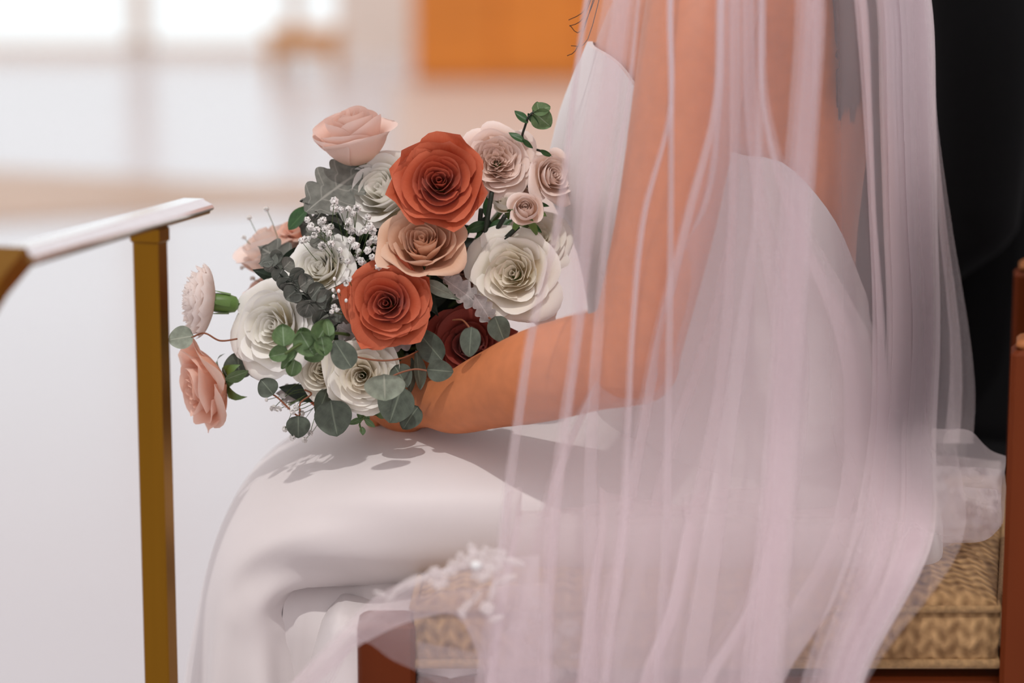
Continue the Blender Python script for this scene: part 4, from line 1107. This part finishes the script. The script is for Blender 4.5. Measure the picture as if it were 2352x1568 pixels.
# rose foliage and dark stems between the spray roses
for pts in ([(1130, 440, -.06), (1120, 500, -.065), (1110, 560, -.06), (1095, 640, -.02)], [(1190, 520, -.08), (1150, 560, -.07), (1120, 610, -.04), (1090, 660, 0)], [(1160, 495, -.07), (1135, 540, -.06), (1110, 600, -.03)], [(1105, 480, -.06), (1100, 540, -.05), (1098, 620, -.01)]):
    obj('stem', tube(spl([P(*p) for p in pts], 12), .0022, 7), m_dkstem, bq)
for px, py, L, Wd, a in ((1150, 515, 60, 28, 20), (1120, 470, 56, 22, 80), (1092, 522, 60, 26, 200), (1170, 530, 50, 26, -20), (1100, 555, 50, 22, 260), (1140, 555, 46, 22, 60), (1185, 455, 44, 20, 30), (1230, 522, 40, 14, -40), (1245, 470, 36, 12, -10)):
    leaf('oval', px, py, -.06, L, Wd, a, l_rose, None, roll=(px * 7) % 60 - 30, name='rose_leaf')
# dark inner foliage filling the bunch
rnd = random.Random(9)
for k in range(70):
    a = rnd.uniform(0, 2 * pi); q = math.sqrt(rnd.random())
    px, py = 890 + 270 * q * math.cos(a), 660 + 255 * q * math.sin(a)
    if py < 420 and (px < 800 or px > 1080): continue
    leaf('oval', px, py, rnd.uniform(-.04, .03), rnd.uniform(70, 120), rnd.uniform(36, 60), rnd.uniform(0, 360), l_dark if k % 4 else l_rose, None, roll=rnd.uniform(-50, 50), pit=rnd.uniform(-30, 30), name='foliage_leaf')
# added dark filler that darkens the inside of the bunch, and the wrapped stems
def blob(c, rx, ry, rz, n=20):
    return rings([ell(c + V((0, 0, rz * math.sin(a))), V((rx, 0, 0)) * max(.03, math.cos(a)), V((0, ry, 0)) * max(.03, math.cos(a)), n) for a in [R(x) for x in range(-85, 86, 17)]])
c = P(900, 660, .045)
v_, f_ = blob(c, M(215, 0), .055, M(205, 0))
obj('dark_filler', ([p + V((noise.noise(p * 30), noise.noise(p * 30 + V((9, 0, 0))), noise.noise(p * 30 + V((0, 9, 0))))) * .012 for p in v_], f_), m_filler, bq)
for k in range(12):
    a = 2 * pi * k / 12; rr_ = .015
    obj('stem', tube(spl([c + V((math.cos(a) * .04, math.sin(a) * .03, -.03)), around(.15, a, rr_), around(1.0, a, rr_)], 8), .0045, 8), m_stem, bq)
obj('ribbon', tube([H0.lerp(H1, t) for t in (.25, .4, .6, .8)], [.0215, .022, .022, .0215], 16), m_ribbon, bq)

# baby's breath
def blossom_mesh():
    rr = random.Random(2); vfs = []
    for k in range(14):
        z = 1 - 2 * (k + .5) / 14 * .8; a = k * 2.4; s = math.sqrt(max(0, 1 - z * z))
        d = V((s * math.cos(a), s * math.sin(a), z)); e1 = d.orthogonal().normalized(); e2 = d.cross(e1)
        c0 = d * .55; q = .52
        vfs.append(([d * .1, c0 + e1 * q + d * .2, c0 + d * .45 + e2 * .3, c0 + e2 * q + d * .1, c0 - e1 * q * .8 + d * .2, c0 - e2 * q + d * .15], [(0, 1, 2), (0, 2, 3), (2, 3, 4), (2, 4, 5), (2, 5, 1)]))
    return mesh('blossom', join(*vfs), m_gyp, smooth=False)
bm_ = blossom_mesh()
def gyp(root, spots, label, y, rpx=(8, 12), buds=()):
    rr = random.Random(len(spots) * 7 + int(y * 1000)); tubes = []
    rt = P(*root)
    pos = []
    for s in spots:
        px, py = s[0], s[1]; yy = y + (s[2] if len(s) > 2 else rr.uniform(-.02, .015)); q = P(px, py, yy); pos.append((q, M(rr.uniform(*rpx), yy)))
        mid = rt.lerp(q, .55) + V((rr.uniform(-.008, .008), rr.uniform(-.01, .01), rr.uniform(-.006, .01)))
        tubes.append(tube(spl([rt, mid, q], 6), .00035, 4, cap=False))
    for px, py in buds:
        q = P(px, py, y); mid = rt.lerp(q, .5) + V((rr.uniform(-.01, .01), 0, rr.uniform(-.004, .006)))
        tubes.append(tube(spl([rt, mid, q], 6), .0003, 4, cap=False))
    o = obj('babys_breath_sprig', join(*tubes), m_stem, bq, label=label)
    inv = wm(o).inverted()
    for q, r in pos:
        m4 = inv @ (Matrix.Translation(q) @ Matrix.Rotation(rr.uniform(0, 6), 4, V((rr.uniform(-1, 1), rr.uniform(-1, 1), rr.uniform(-1, 1))).normalized()) @ Matrix.Diagonal((r, r, r, 1)))
        link('blossom', bm_, o, m4)
    for px, py in buds:
        q = P(px, py, y); obj('bud', blob(q, M(4, y), M(4, y), M(5, y), 8), m_gyp, o)
gyp((790, 640, -.02), [(705, 505), (715, 520), (738, 510), (748, 525), (760, 520), (722, 540), (755, 535), (742, 505), (728, 528), (768, 478), (782, 482), (800, 480), (812, 488), (820, 478), (845, 498), (768, 462), (800, 520), (808, 530), (802, 508),
    (826, 535), (838, 528), (855, 530), (850, 520), (848, 558), (858, 550), (868, 555), (818, 565), (824, 578), (818, 592), (828, 600), (700, 550), (692, 553), (785, 595), (798, 600), (855, 590), (840, 608), (880, 590), (845, 575), (862, 572), (806, 552), (836, 620), (870, 612), (760, 560), (740, 565), (780, 575)],
    "white baby's breath beside the grey dusty leaves", -.085)
gyp((800, 720, -.03), [(802, 642), (795, 652), (768, 705), (775, 712), (762, 716)], "baby's breath stem touching the middle coral rose", -.115, (6, 9), [(765, 666), (766, 680), (778, 668), (768, 640), (795, 690)])
gyp((760, 890, -.05), [(640, 940), (652, 925), (660, 935), (668, 925), (672, 945), (680, 935), (628, 938), (692, 950), (655, 985), (672, 1005), (700, 1010), (712, 995), (650, 910)], "baby's breath hanging below the bouquet", -.075, (7, 10), [(612, 918), (725, 915)])
gyp((660, 640, .02), [(560, 545), (556, 615), (580, 640), (572, 500), (612, 480)], "faint baby's breath at the upper left edge", .04, (5, 7))
gyp((1060, 600, -.05), [(1048, 600), (1040, 604), (1054, 610)], "baby's breath tuft on the mauve rose", -.095, (6, 9))
